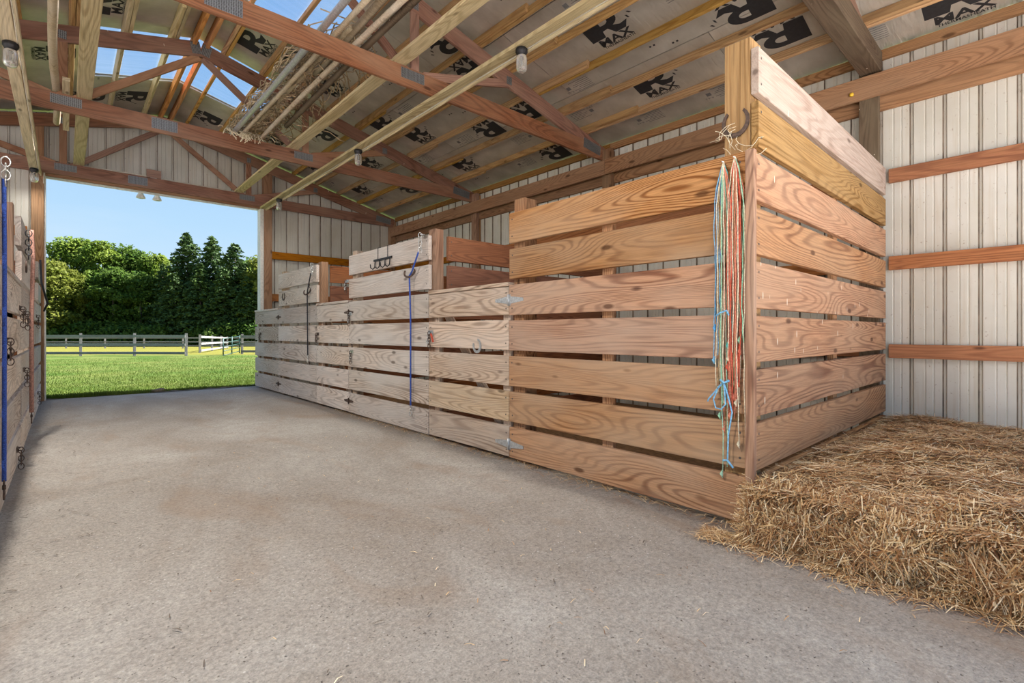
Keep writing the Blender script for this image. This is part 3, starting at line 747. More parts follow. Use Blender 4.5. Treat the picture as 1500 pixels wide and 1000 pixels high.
# left pole hanging under trusses
pts = [(-0.075 + 0.01 * math.sin(k), 1.6 + 0.43 * k, 3.69 + 0.004 * math.sin(k * 2)) for k in range(17)]
tag(tube('stored_pole', None, pts, 0.034, M['pole'], 8), 'round peeled pole lying on the trusses beside the left brace board', 'pole')
slab_o = long_thing('brace_board', ((0.01, 6.9, 3.672), (0.01, 8.6, 3.672)), 0.06, 0.04, M['brace'], 'short pale stick lying beside the left brace board behind the truss', 'board')

# ------------------------------------------------------------------ stalls
XS = 2.69     # aisle face of the right stall boards
XLW = -0.27   # aisle face of the left stall boards
TH = 0.038
def matfor(y, warm_side=True):
    if y < 3.0: return M['board_warm']
    if y < 4.3: return M['board_mid']
    return M['board_grey']
def section(name, label, xface, dirx, y0, y1, rows, mats, posts=(), cap=False, cat='stall front', braces=False, group=None, gap=0.003):
    """boards of one section of a stall front; dirx=+1: boards extend to +x behind the face"""
    t = root(name, (xface + dirx * TH / 2, (y0 + y1) / 2, 0), label, cat, group)
    xa, xb = sorted((xface, xface + dirx * TH))
    for r in rows:
        z0 = ROWZ[r] + random.uniform(-.003, .003); z1 = z0 + BH + random.uniform(-.003, .003)
        if cap and r == rows[-1]: z1 -= 0.012
        j = random.uniform(-.003, .003)
        slab('board', t, (xa + j, xb + j), (y0 + gap + random.uniform(0, .003), y1 - gap), (z0, z1), mats[r % len(mats)], nails=dirx)
    if cap:
        zc = ROWZ[rows[-1]] + BH - 0.010
        slab('cap_rail', t, (xa - 0.012 * (dirx > 0) - (0.07 if dirx < 0 else 0), xb + 0.012 * (dirx < 0) + (0.07 if dirx > 0 else 0)), (y0 + gap, y1 - gap), (zc, zc + 0.032), mats[0])
    for (ya, yb, zt, dep, mt) in posts:
        pa, pb = sorted((xface + dirx * (TH + 0.004), xface + dirx * (TH + 0.004 + dep)))
        slab('post', t, (pa, pb), (ya, yb), (0.0, zt), M[mt])
    if braces:
        pa, pb = sorted((xface + dirx * (TH + 0.004), xface + dirx * (TH + 0.04)))
        for ya in (y0 + 0.03, y1 - 0.12): slab('stile', t, (pa, pb), (ya, ya + 0.09), (0.06, 1.40), M['board_mid'])
        xm = (pa + pb) / 2 + dirx * 0.038
        beam('diagonal_brace', t, (xm, y0 + 0.1, 0.12), (xm, y1 - 0.1, 1.33), 0.034, 0.09, M['board_mid'], up=(0, 0, 1))
    return t
W, MD, G = M['board_warm'], M['board_mid'], M['board_grey']
R7, R5 = list(range(7)), list(range(5))
s6 = section('stall_boarding', 'tall orange-brown board panel of the nearest right stall, carrying the twine', XS, 1, 1.10, 3.0, R7, [W], posts=((2.86, 2.985, 2.13, 0.14, 'board_warm'),), group='board panels of the right stalls')
slab('corner_trim', s6, (2.652, 2.688), (1.052, 1.098), (0.02, 2.005), M['board_warm'])
slab('inner_stile', s6, (2.732, 2.77), (2.0, 2.09), (0.0, 2.0), M['board_warm'])
corner = root('corner_post', (2.80, 1.175, 0), 'tall yellowish square corner post with a horseshoe nailed on, nearest stall corner', 'post')
slab('timber', corner, (2.732, 2.872), (1.103, 1.243), (0.0, 2.64), M['post_yellow'])
s5 = section('stall_door', 'low board door with strap hinges between the nearest two right stall panels', XS, 1, 3.0, 4.20, R5, [MD], cap=True, cat='stall door', braces=True, group='low stall doors')
s4 = section('stall_boarding', 'pale weathered tall board panel with the hook rack and blue rope', XS, 1, 4.20, 6.07, R7, [G], posts=((5.93, 6.05, 2.08, 0.09, 'board_mid'),), group='board panels of the right stalls')
pp = root('stall_post', (2.78, 4.21, 0), 'square timber post at the end of the panel with the hook rack', 'post', 'stall posts')
slab('timber', pp, (2.732, 2.83), (4.145, 4.27), (0, 2.08), M['post'])
s3 = section('stall_door', 'low pale board door between the two weathered tall right stall panels', XS, 1, 6.07, 7.155, R5, [G], cap=True, cat='stall door', braces=True, group='low stall doors')
s2 = section('stall_boarding', 'small pale tall board panel nearest the doorway on the right, black rope in front', XS, 1, 7.155, 8.872, R7, [G], posts=((8.72, 8.84, 2.07, 0.09, 'board_mid'),), group='board panels of the right stalls')
pp = root('stall_post', (2.78, 7.1, 0), 'square timber post beside the black rope, at the middle right stall divider', 'post', 'stall posts')
slab('timber', pp, (2.732, 2.83), (7.08, 7.205), (0, 2.06), M['post'])
s0 = section('stall_door', 'low pale board door right beside the doorway post', XS, 1, 8.872, 10.26, R5, [G], cap=True, cat='stall door', braces=True, group='low stall doors')
# partitions between right stalls
def partition(y, x0, x1, rows, mat, label, name='stall_partition'):
    t = root(name, ((x0 + x1) / 2, y, 0), label, 'stall partition', 'partitions between stalls')
    for r in rows:
        slab('board', t, (x0, x1), (y - TH / 2, y + TH / 2), (ROWZ[r] - 0.01, ROWZ[r] + BH - 0.012), mat, nails=-1)
    slab('stile', t, ((x0 + x1) / 2 - 0.045, (x0 + x1) / 2 + 0.045), (y + TH / 2 + 0.002, y + TH / 2 + 0.04), (0, 2.0), mat)
    return t
partition(4.085, 2.835, 5.585, R7, M['board_red'], 'dark red-brown board partition seen above the low door of the nearest stall')
partition(7.03, 2.835, 5.585, R7, M['board_red'], 'dark red-brown board partition seen above the farther low door')
# near end wall of the stall row
sp_ = root('stall_boarding', (4.2, 1.08, 0), 'tall side panel of warm boards facing the straw, topped by one pale board', 'stall wall')
for r in range(9):
    mt = M['board_pale'] if r == 8 else M['board_yellow'] if r == 7 else M['board_side']
    z0 = 0.028 + 0.287 * r
    xa = 2.732 if r > 6 else 2.70
    slab('board', sp_, (xa, 5.655), (1.060, 1.098), (z0, z0 + 0.247), mt, nails=-1)
slab('stile', sp_, (4.2, 4.29), (1.10, 1.14), (0, 2.4), M['board_side']); slab('stile', sp_, (5.56, 5.588), (1.06, 1.1), (0, 0.02), M['board_side'])
# left stalls
LP = 'board panels of the left stalls'
section('stall_boarding', 'pale left stall panel at the picture edge behind the blue rope', XLW, -1, 2.4, 4.25, R7, [G], group=LP)
section('stall_door', 'whitewashed low board door on the left, beside the blue rope', XLW, -1, 4.25, 5.8, R5, [G], cap=True, cat='stall door', braces=True, group='low stall doors')
section('stall_boarding', 'tall whitish left stall panel carrying the strap and snap hooks', XLW, -1, 5.8, 8.1, R7, [G], posts=((7.95, 8.07, 2.08, 0.09, 'board_mid'),), group=LP)
section('stall_door', 'farther low board door on the left side', XLW, -1, 8.1, 9.35, R5, [G], cap=True, cat='stall door', braces=True, group='low stall doors')
section('stall_boarding', 'narrow tall board panel against the left doorway post', XLW, -1, 9.35, 10.27, R7, [G], group=LP)
for yp, zt, lb in ((5.74, 2.10, 'brown square post behind the left stall door'), (9.30, 2.08, 'brown square post near the left doorway jamb'), (4.2, 2.1, 'brown post at the picture edge behind the blue rope')):
    pp = root('stall_post', (-0.38, yp, 0), lb, 'post', 'stall posts')
    slab('timber', pp, (-0.452, -0.312), (yp - 0.06, yp + 0.08), (0, zt), M['post'])
partition(5.80, -3.0, -0.46, R7, M['board_red'], 'dark board partition behind the left stall door')
partition(9.36, -3.0, -0.46, R7, M['board_red'], 'dark board partition near the left doorway jamb')

# bedding inside the right stalls
for ya, yb, lb in ((1.15, 4.05, 'brown stall bedding inside the nearest right stall'), (4.12, 7.0, 'brown stall bedding inside the middle right stall')):
    o = slab('stall_bedding', None, (2.80, 5.58), (ya, yb), (0.0, 0.09), M['straw_core']); tag(o, lb, 'bedding', kind='stuff')

# ------------------------------------------------------------------ hardware
def hinge(parent, x, y, z, s=1, mat='galv', scale=1.0):
    """strap hinge: knuckle plus two tapering leaves"""
    k = scale
    xx = x - 0.003 * s
    pts = [(-0.17, -0.012), (-0.17, 0.012), (-0.02, 0.03), (-0.02, 0.045), (0.0, 0.045), (0.0, -0.045), (-0.02, -0.045), (-0.02, -0.03)]
    for q in (1, -1):
        V = [(xx - s * 0.0015, y + q * a * k, z + b_ * k) for a, b_ in pts] + [(xx + s * 0.0015, y + q * a * k, z + b_ * k) for a, b_ in pts]
        n = len(pts); F = [tuple(range(n)), tuple(range(2 * n - 1, n - 1, -1))] + [(i, (i + 1) % n, n + (i + 1) % n, n + i) for i in range(n)]
        c = Vector((xx, y, z)); meshobj('hinge_leaf', [Vector(v) - c for v in V], F, M[mat], parent, c)
    tube('hinge_knuckle', parent, [(xx - s * 0.006, y, z - 0.047 * k), (xx - s * 0.006, y, z + 0.047 * k)], 0.008 * k, M[mat], 8)
for z in (1.31, 0.135): hinge(s5, XS, 3.0, z)
for z in (1.30, 0.17): hinge(s3, XS, 6.07, z, mat='iron', scale=0.8); hinge(s0, XS, 8.872, z, mat='iron', scale=0.8)
def ringpts(c, r, axis='x', n=14, a0=0, a1=2 * PI, sq=1.0):
    out = []
    for k in range(n):
        a = a0 + (a1 - a0) * k / (n if a1 - a0 >= 2 * PI - 1e-6 else n - 1)
        u, v = r * math.cos(a), r * sq * math.sin(a)
        out.append((c[0], c[1] + u, c[2] + v) if axis == 'x' else (c[0] + u, c[1], c[2] + v) if axis == 'y' else (c[0] + u, c[1] + v, c[2]))
    return out
def chain(name, parent, p0, n, mat, size=0.016):
    """hanging links, alternate ones turned"""
    p = Vector(p0); V, F = [], []
    for k in range(n):
        pts = ringpts((0, 0, 0), size, 'x' if k % 2 else 'y', 10, sq=1.45)
        a, b_ = tube_geo([Vector(q) + Vector((0, 0, -k * size * 1.9)) for q in pts], size * 0.2, 5, True)
        o_ = len(V); V += a; F += [tuple(i + o_ for i in f) for f in b_]
    return meshobj(name, V, F, mat, parent, p, smooth=True)
def snap(name, parent, p, mat, s=1.0):
    """snap hook: swivel ring, shank, open hook"""
    x, y, z = p
    V, F = tube_geo(ringpts((0, 0, 0), 0.013 * s, 'x', 10), 0.003 * s, 6, True)
    for pts, r, cl in (([(0, 0, -0.013 * s), (0, 0, -0.035 * s)], 0.007 * s, False), (ringpts((0, 0.0, -0.058 * s), 0.017 * s, 'x', 11, PI / 2, PI / 2 + 1.75 * PI, 1.4), 0.0042 * s, False), ([(0, 0.017 * s, -0.04 * s), (0, 0.017 * s, -0.066 * s)], 0.003 * s, False)):
        a, b_ = tube_geo(pts, r, 6, cl); o_ = len(V); V += a; F += [tuple(i + o_ for i in f) for f in b_]
    return meshobj(name, V, F, mat, parent, p, smooth=True)
def latch(x, y, z, s, label, mat='galv'):
    t = root('door_latch', (x - s * 0.01, y, z), label, 'latch')
    xx = x - s * 0.012
    slab('hasp_plate', t, (min(x - s * 0.002, x - s * 0.006), max(x - s * 0.002, x - s * 0.006)), (y - 0.05, y + 0.03), (z - 0.02, z + 0.02), M[mat], ch=0.001)
    tube('staple', t, [(x - s * .002, y, z + 0.012), (xx - s * .018, y, z + 0.012), (xx - s * .018, y, z - 0.012), (x - s * .002, y, z - 0.012)], 0.004, M[mat])
    chain('chain', t, (xx - s * 0.012, y - 0.01, z - 0.01), 5, M['iron'])
    snap('snap_hook', t, (xx - s * 0.012, y + 0.015, z - 0.03), M[mat])
latch(XS, 4.17, 1.045, 1, 'latch with snap and red tag holding the nearest low right door')
latch(XS, 6.03, 1.28, 1, 'chain latch at the top edge of the panel with the hook rack', 'chrome')
latch(XS, 5.98, 0.80, 1, 'lower chain snap on the pale panel with the hook rack', 'chrome')
latch(XS, 7.12, 1.02, 1, 'dark latch beside the black rope on the farther low door', 'iron')
latch(XS, 9.9, 1.02, 1, 'ring and snap beside the right doorway post', 'iron')
latch(XS, 6.12, 1.70, 1, 'white snap ring at the upper edge of the hook rack panel', 'chrome')
latch(XLW, 5.55, 1.24, -1, 'dark latch on the near left low door', 'iron')
latch(XLW, 6.2, 1.22, -1, 'dark snap hooks next to the latch on the left panel', 'iron')
latch(XLW, 6.1, 0.72, -1, 'lower dark snap hook on the left panel', 'iron')
latch(XLW, 5.3, 0.16, -1, 'bottom latch near the floor on the left low door', 'iron')
latch(XLW, 4.3, 1.0, -1, 'chain at the picture edge behind the blue rope', 'iron')
latch(XLW, 8.6, 1.25, -1, 'latch on the farther left low door', 'iron')
latch(XLW, 9.0, 0.25, -1, 'snap near the floor close to the left doorway post', 'iron')
o = tube('tag_strap', None, [(XS - 0.02, 4.13, 1.03), (XS - 0.03, 4.10, 1.0), (XS - 0.022, 4.09, 0.95)], 0.010, M['tw_red'], 6); tag(o, 'faded red strap end beside the nearest right door latch', 'strap')
def horseshoe(x, y, z, s, label, r=0.06, rot=0.0, dirx=1, mat='iron', hook=False):
    pts = []
    for k in range(17):
        a = -PI * 1.28 + (PI * 1.56) * k / 16 + rot
        pts.append((0, r * math.cos(a), r * 1.1 * math.sin(a)))
    V, F = [], []
    for i, p in enumerate(pts):
        q = Vector(p); n = Vector((0, q.y, q.z)).normalized(); wdt = 0.011 * (1.2 - 0.5 * abs(i - 8) / 8)
        for a_, b_ in ((-1, -1), (1, -1), (1, 1), (-1, 1)): V.append(q + n * wdt * a_ + Vector((0.004 * b_, 0, 0)))
    for i in range(16):
        for k in range(4): F.append((i * 4 + k, i * 4 + (k + 1) % 4, (i + 1) * 4 + (k + 1) % 4, (i + 1) * 4 + k))
    F += [(3, 2, 1, 0), (64, 65, 66, 67)]
    o = meshobj('horseshoe', V, F, M[mat], None, (x - dirx * s, y, z)); return tag(o, label, 'horseshoe')
horseshoe(2.732, 1.178, 2.20, 0.008, 'rusty horseshoe nailed points up on the tall corner post', r=0.066, rot=0.0)
o = horseshoe(XS, 4.52, 1.68, 0.03, 'rusty horseshoe hook holding the blue rope on the right', r=0.062, rot=-0.7); o.rotation_euler = (0, 0.45, 0.4)
o = horseshoe(XS, 7.45, 1.66, 0.03, 'rusty horseshoe hook holding the black rope', r=0.06, rot=-0.7); o.rotation_euler = (0, 0.45, 0.4)
horseshoe(XS, 8.60, 1.64, 0.006, 'small dark horseshoe hook on the small tall panel by the doorway', r=0.055)
horseshoe(XS, 3.42, 0.93, 0.0045, 'faint grey horseshoe on the nearest low right door', r=0.05, rot=-0.5, mat='galv')
# hook rack
t = root('hook_rack', (XS - 0.02, 5.2, 1.88), 'black over-board hook rack with four hooks on the weathered panel', 'hooks')
slab('bar', t, (XS - 0.016, XS - 0.008), (4.93, 5.36), (1.868, 1.892), M['dark'], ch=0.001)
for yy in (5.26, 5.03): tube('hanger', t, [(XS - 0.01, yy, 1.87), (XS - 0.01, yy, 2.02), (XS + 0.02, yy, 2.03), (XS + 0.045, yy, 2.01)], 0.004, M['dark'])
for yy in (4.97, 5.08, 5.21, 5.32): tube('hook', t, [(XS - 0.014, yy, 1.87), (XS - 0.02, yy, 1.80), (XS - 0.045, yy, 1.775), (XS - 0.07, yy, 1.79), (XS - 0.075, yy, 1.83)], 0.007, M['dark'])

def rope(name, pts, r, mat, label, endsnap=True, snapmat='chrome', cat='rope'):
    t = root(name, pts[0], label, cat)
    P_ = []
    for i in range(len(pts) - 1):
        a, b_ = Vector(pts[i]), Vector(pts[i + 1]); n = max(2, int((b_ - a).length / 0.05))
        P_ += [a + (b_ - a) * k / n for k in range(n)]
    P_.append(Vector(pts[-1])); V, F = tube_geo(P_, r, 8)
    base = Vector(pts[0]); meshobj('line', [v - base for v in V], F, M[mat], t, base, smooth=True)
    if endsnap:
        snap('end_snap', t, tuple(Vector(pts[-1]) + Vector((0, 0, -0.005))), M[snapmat], 1.2)
    return t
# blue rope on the right: eye bolt on post, chain, rope through horseshoe
t = rope('tether_rope', [(XS - 0.05, 4.31, 1.86), (XS - 0.05, 4.44, 1.67), (XS - 0.045, 4.50, 1.63), (XS - 0.03, 4.50, 1.2), (XS - 0.03, 4.50, 0.35), (XS - 0.03, 4.50, 0.28)], 0.0085, 'rope_blue', 'thin blue rope hanging down the weathered right panel')
chain('top_chain', t, (XS - 0.045, 4.29, 2.02), 5, M['chrome'], 0.02); tube('eye_bolt', t, [(XS + 0.0, 4.28, 2.03), (XS - 0.05, 4.28, 2.03)], 0.006, M['galv'])
t = rope('tether_rope', [(XS - 0.05, 7.25, 1.90), (XS - 0.05, 7.38, 1.66), (XS - 0.04, 7.42, 1.60), (XS - 0.03, 7.43, 0.75), (XS - 0.03, 7.43, 0.70)], 0.0095, 'rope_black', 'thin black rope hanging down the right panel nearest the doorway')
chain('top_chain', t, (XS - 0.045, 7.22, 2.02), 4, M['chrome'], 0.02)
t = rope('tether_rope', [(XLW + 0.014, 4.02, 1.92), (XLW + 0.016, 4.02, 1.4), (XLW + 0.015, 4.022, 0.8), (XLW + 0.014, 4.02, 0.24), (XLW + 0.014, 4.02, 0.20)], 0.010, 'rope_blue', 'thick blue rope hanging at the left edge of the picture', snapmat='iron')
chain('top_chain', t, (XLW + 0.02, 4.02, 2.02), 4, M['chrome'], 0.02)
t = rope('leather_lead', [(XLW + 0.04, 6.42, 2.0), (XLW + 0.05, 6.42, 1.75), (XLW + 0.04, 6.42, 1.2), (XLW + 0.04, 6.42, 0.35), (XLW + 0.04, 6.42, 0.30)], 0.016, 'strap', 'pinkish leather lead hanging down the left stall panel', snapmat='iron', cat='strap')
t = root('bridle_hooks', (XLW + 0.03, 6.9, 1.85), 'cluster of dark snaps on the upper board of the left panel', 'hooks')
chain('chain', t, (XLW + 0.025, 6.3, 1.95), 6, M['dark'], 0.022); tube('ring', t, ringpts((XLW + 0.02, 6.05, 1.62), 0.05, 'x', 16), 0.006, M['iron'], 6, True)
rope('halter_cord', [(XLW + 0.03, 9.0, 2.0), (XLW + 0.04, 9.1, 1.7), (XLW + 0.09, 9.5, 1.45), (XLW + 0.05, 9.7, 1.35)], 0.012, 'rope_black', 'dark cord draped near the left doorway post', False)

# baling twine hanks
def twine_hank(name, y, ztop, label, strands, rad=0.0027):
    t = root(name, (XS - 0.02, y, ztop), label, 'twine')
    tube('nail', t, [(XS + 0.0, y, ztop), (XS - 0.05, y, ztop + 0.01)], 0.0035, M['chrome'], 6)
    for (c, dy, zb, sd) in strands:
        random.seed(sd)
        for half in (-1, 1):
            pts = []; n = 16; x_off = XS - 0.012 - random.random() * 0.03
            zb2 = zb + random.uniform(-.03, .03); fy = y + dy + half * random.uniform(0.004, 0.016)
            for k in range(n + 1):
                s = k / n; z = ztop + 0.012 - (ztop - zb2) * s
                spread = min(1.0, s * 5)
                yy = y + (fy - y) * spread ** 0.7 + 0.006 * math.sin(9 * s + sd) * s + random.uniform(-.003, .003)
                xx = (XS - 0.035) * (1 - spread) + x_off * spread
                pts.append((xx, yy, z))
            tube('strand', t, pts, rad, M['tw_' + c], 5)
        # knot and frayed tail
        tube('knot', t, [(XS - 0.022, fy, zb2 + 0.02), (XS - 0.028, fy + 0.004, zb2), (XS - 0.022, fy, zb2 - 0.022)], [0.004, 0.0085, 0.003], M['tw_' + c], 6)
    random.seed(5); return t
hA = twine_hank('twine_hank', 1.215, 1.965, 'hank of green, blue and tan baling twine, longest strand, on the stall panel',
    [('blue', 0.034, 1.07, 1), ('green', 0.012, 0.62, 2), ('mint', -0.004, 0.30, 3), ('sky', 0.04, 0.9, 12), ('tan', 0.0, 1.1, 4), ('cream', 0.02, 0.72, 6), ('cream', -0.02, 0.70, 7), ('teal', -0.03, 1.0, 8), ('coral', -0.035, 0.66, 9), ('tan', 0.022, 0.78, 10), ('coral', -0.012, 0.55, 11)])
hB = twine_hank('twine_hank', 1.152, 1.975, 'hank of red, coral and cream baling twine beside the corner trim',
    [('red', 0.012, 0.62, 21), ('coral', -0.005, 0.72, 22), ('cream', 0.025, 0.9, 23), ('red', -0.022, 0.75, 24), ('coral', -0.03, 0.95, 25), ('green', -0.036, 1.0, 26), ('cream', -0.034, 0.48, 27), ('red', 0.03, 0.85, 28), ('coral', 0.018, 0.58, 29), ('tan', 0.004, 0.8, 30), ('cream', -0.012, 0.68, 31)])
xx = XS - 0.05
t = root('blue_tie', (xx, 1.2, 0.75), 'bright blue twine tied around the hank with loose loops', 'twine')
tube('band', t, [(xx, 1.245, 1.14), (xx - 0.006, 1.22, 1.155), (xx, 1.19, 1.165), (xx, 1.178, 1.14)], 0.005, M['tw_sky'])
tube('loop', t, [(xx, 1.205, 0.78), (xx, 1.235, 0.75), (xx, 1.262, 0.68), (xx, 1.25, 0.635), (xx, 1.22, 0.63), (xx, 1.195, 0.66), (xx, 1.20, 0.73), (xx, 1.205, 0.78)], 0.004, M['tw_sky'])
tube('tail', t, [(xx, 1.205, 0.78), (xx, 1.24, 0.74), (xx, 1.29, 0.68), (xx, 1.295, 0.665)], 0.004, M['tw_sky'])
tube('tail', t, [(xx, 1.205, 0.78), (xx, 1.18, 0.70), (xx, 1.16, 0.62), (xx, 1.18, 0.5), (xx, 1.185, 0.36), (xx, 1.16, 0.33)], 0.004, M['tw_sky'])
tube('band', t, [(xx, 1.225, 0.79), (xx - .006, 1.2, 0.775), (xx, 1.175, 0.79)], 0.006, M['tw_sky'])
tube('knot', t, [(xx, 1.21, 0.355), (xx, 1.185, 0.36), (xx, 1.155, 0.325)], 0.006, M['tw_sky'])
# wisps of twine at the top of the corner post
ln = []
random.seed(3)
for k in range(13):
    y0, z0 = random.uniform(1.15, 1.22), random.uniform(1.98, 2.20); l = random.uniform(.05, .16); a = random.uniform(0, 2 * PI)
    ln.append([(2.722 - 0.02 * math.sin(PI * s), y0 + l * s * math.cos(a) + 0.02 * math.sin(6 * s + k), z0 + l * s * math.sin(a) + 0.02 * math.cos(5 * s + k)) for s in (0, .2, .4, .6, .8, 1)])
tag(tubes('twine_wisps', None, ln, 0.0015, M['tw_cream'], 4), 'loose pale twine wisps on top of the corner post boards', 'twine', kind='stuff')
o = lathe('yellow_insulator', None, [(0.004, 0.018), (0.016, 0.014), (0.018, 0.0), (0.016, -0.014), (0.004, -0.018)], M['yellowplastic'], (5.53, 1.30, 3.30)); tag(o, 'small yellow plastic knob on the wall plate below the dusty truss', 'insulator')

# ------------------------------------------------------------------ straw bed
XB0, XB1, YB0, YB1 = 2.60, 5.655, -0.42, 1.045
def bed_front(y): return XB0 + 0.035 * math.sin(4.1 * y + 0.4) + 0.03 * math.sin(9.0 * y) - 0.03 * (1 - y) * 0.6
def bed_top(x, y):
    z = 0.285 + 0.018 * math.sin(3.1 * x + 1.7 * y) + 0.014 * math.sin(6.3 * y - 2.0 * x + 1) + 0.01 * math.sin(11 * x + 5 * y)
    z -= 0.07 * math.exp(-((x - 4.35) ** 2 + (y - 0.45) ** 2) / 0.06)           # worn hollow
    z -= 0.05 * math.exp(-(max(0.0, x - 2.72) / 0.16) ** 2)
    z -= 0.04 * max(0.0, 1 - (YB1 - y) / 0.28) * (0.35 + 0.65 * min(1, (x - 2.6) / 0.6))
    return z
V, F = [], []
NU, NV = 56, 44; prof_n = 9
for j in range(NV + 1):
    y = YB0 + (YB1 - YB0) * j / NV; xf = bed_front(y)
    for i in range(prof_n):                      # bulging front face
        s = i / (prof_n - 1); h = bed_top(xf + 0.16, y)
        xx_ = xf + 0.03 - 0.05 * math.sin(PI * s) + 0.16 * s ** 3 + 0.018 * math.sin(23 * y + 7 * s) ; V.append((xx_, y, s * h * (1.0 if s < .9 else 0.99)))
    for i in range(NU):
        x = xf + 0.20 + (XB1 - xf - 0.20) * i / (NU - 1); V.append((x, y, bed_top(x, y)))
W_ = prof_n + NU
F = [(j * W_ + i, (j + 1) * W_ + i, (j + 1) * W_ + i + 1, j * W_ + i + 1) for j in range(NV) for i in range(W_ - 1)]
F.append(tuple(range(W_))[::-1])
bed = root('straw_bed', (4.1, 0, 0), 'thick golden straw bed spread between side panel and steel wall', 'straw', kind='stuff')
meshobj('packed_straw', V, F, M['straw_core'], bed, smooth=True)['kind'] = 'stuff'
def strands(n, pos_dir, length, width, curl):
    """n ribbons of two segments; pos_dir gives arrays of centre, direction and normal"""
    C_, D_, N_ = pos_dir
    D_ = D_ / np.linalg.norm(D_, axis=1, keepdims=True)
    S_ = np.cross(D_, N_); S_ /= np.linalg.norm(S_, axis=1, keepdims=True) + 1e-9
    Lh = (length[:, None]) / 2; Wd = width[:, None] / 2
    cu = curl[:, None] * N_
    p0 = C_ - D_ * Lh; p1 = C_ + cu; p2 = C_ + D_ * Lh
    V = np.stack([p0 - S_ * Wd, p0 + S_ * Wd, p1 - S_ * Wd, p1 + S_ * Wd, p2 - S_ * Wd * .6, p2 + S_ * Wd * .6], 1).reshape(-1, 3)
    b_ = (np.arange(n) * 6)[:, None]
    F = np.concatenate([b_ + [0, 1, 3, 2], b_ + [2, 3, 5, 4]], 1).reshape(-1, 4)
    return V, F
def np_mesh(name, V, F, mat, parent, per=6):
    me = bpy.data.meshes.new(name); me.vertices.add(len(V)); me.vertices.foreach_set('co', V.astype(np.float32).ravel())
    k = F.shape[1]
    me.loops.add(F.size); me.loops.foreach_set('vertex_index', F.astype(np.int32).ravel())
    me.polygons.add(len(F)); me.polygons.foreach_set('loop_start', np.arange(len(F), dtype=np.int32) * k)
    me.update(calc_edges=True); me.materials.append(mat)
    if per: 
        at_ = me.attributes.new('tone', 'FLOAT', 'POINT'); at_.data.foreach_set('value', np.repeat(RNG.random(len(V) // per), per).astype(np.float32))
    o = bpy.data.objects.new(name, me); return link(o, parent)
btop = np.vectorize(bed_top); bfront = np.vectorize(bed_front)
n = 34000
x = XB0 + 0.02 + (XB1 - XB0 - 0.03) * RNG.random(n) ** 1.35; y = RNG.uniform(-0.42, YB1 - 0.02, n)
x = np.maximum(x, bfront(y) + 0.03)
C_ = np.stack([x, y, btop(x, y) + RNG.uniform(-0.004, 0.016, n)], 1)
ang = RNG.normal(-0.5, 0.75, n)          # combed roughly one way
D_ = np.stack([np.cos(ang), np.sin(ang), RNG.normal(0, 0.13, n)], 1)
N_ = np.stack([RNG.normal(0, .35, n), RNG.normal(0, .35, n), np.ones(n)], 1); N_ /= np.linalg.norm(N_, axis=1, keepdims=True)
V, F = strands(n, (C_, D_, N_), RNG.uniform(0.08, 0.28, n), RNG.uniform(0.0026, 0.0055, n), RNG.normal(0.002, 0.006, n))
np_mesh('loose_straw', V, F, M['straw'], bed)['kind'] = 'stuff'
n = 21000
y = RNG.uniform(-0.42, YB1 + 0.01, n); s = RNG.random(n)
x = bfront(y) + 0.03 - 0.055 * np.sin(PI * s) + 0.17 * s ** 3 - RNG.uniform(-0.01, 0.045, n) + 0.02 * np.sin(17 * y + 6 * s)
C_ = np.stack([x, y, 0.005 + s * 0.265], 1)
D_ = np.stack([RNG.normal(-0.3, 0.45, n), RNG.normal(0, 0.6, n), np.where(s > 0.8, RNG.normal(0.0, 0.16, n), RNG.normal(-0.45, 0.65, n))], 1)
N_ = np.stack([-np.ones(n), RNG.normal(0, .5, n), RNG.normal(0, .5, n)], 1); N_ /= np.linalg.norm(N_, axis=1, keepdims=True)
V, F = strands(n, (C_, D_, N_), RNG.uniform(0.05, 0.23, n) , RNG.uniform(0.0024, 0.0052, n), RNG.normal(0.010, 0.020, n))
V[:, 2] = np.maximum(V[:, 2], 0.003)
np_mesh('loose_straw', V, F, M['straw'], bed)['kind'] = 'stuff'
# straw scattered on the concrete at the foot of the bed and along the boards
n = 3000
y = RNG.uniform(-0.5, 1.25, n); x = bfront(np.minimum(y, 1.05)) - 0.03 - np.abs(RNG.normal(0, 0.07, n))
C_ = np.stack([x, y, 0.006 + RNG.uniform(0, 0.02, n) * np.exp(-(2.6 - x) * 6)], 1)
n2 = 700; y2 = RNG.uniform(1.1, 6.5, n2); x2 = XS + 0.02 - np.abs(RNG.normal(0, 0.05, n2)); C2 = np.stack([x2, y2, 0.005 + RNG.uniform(0, .01, n2)], 1)
n3 = 160; C3 = np.stack([RNG.uniform(0.3, 2.6, n3), RNG.uniform(0.4, 5, n3), np.full(n3, 0.004)], 1)
C_ = np.concatenate([C_, C2, C3]); n = len(C_)
ang = RNG.uniform(0, PI, n); D_ = np.stack([np.cos(ang), np.sin(ang), RNG.normal(0, 0.06, n)], 1)
N_ = np.tile([0.0, 0.0, 1.0], (n, 1))
ln_ = RNG.uniform(0.03, 0.12, n); ln_[-n3:] *= 0.35
V, F = strands(n, (C_, D_, N_), ln_, RNG.uniform(0.002, 0.004, n), RNG.uniform(0.001, 0.008, n)); V[:, 2] = np.maximum(V[:, 2], 0.003)
o = np_mesh('scattered_straw', V, F, M['straw'], None); tag(o, 'stray straw scattered on the concrete beside the bed and boards', 'straw', kind='stuff')

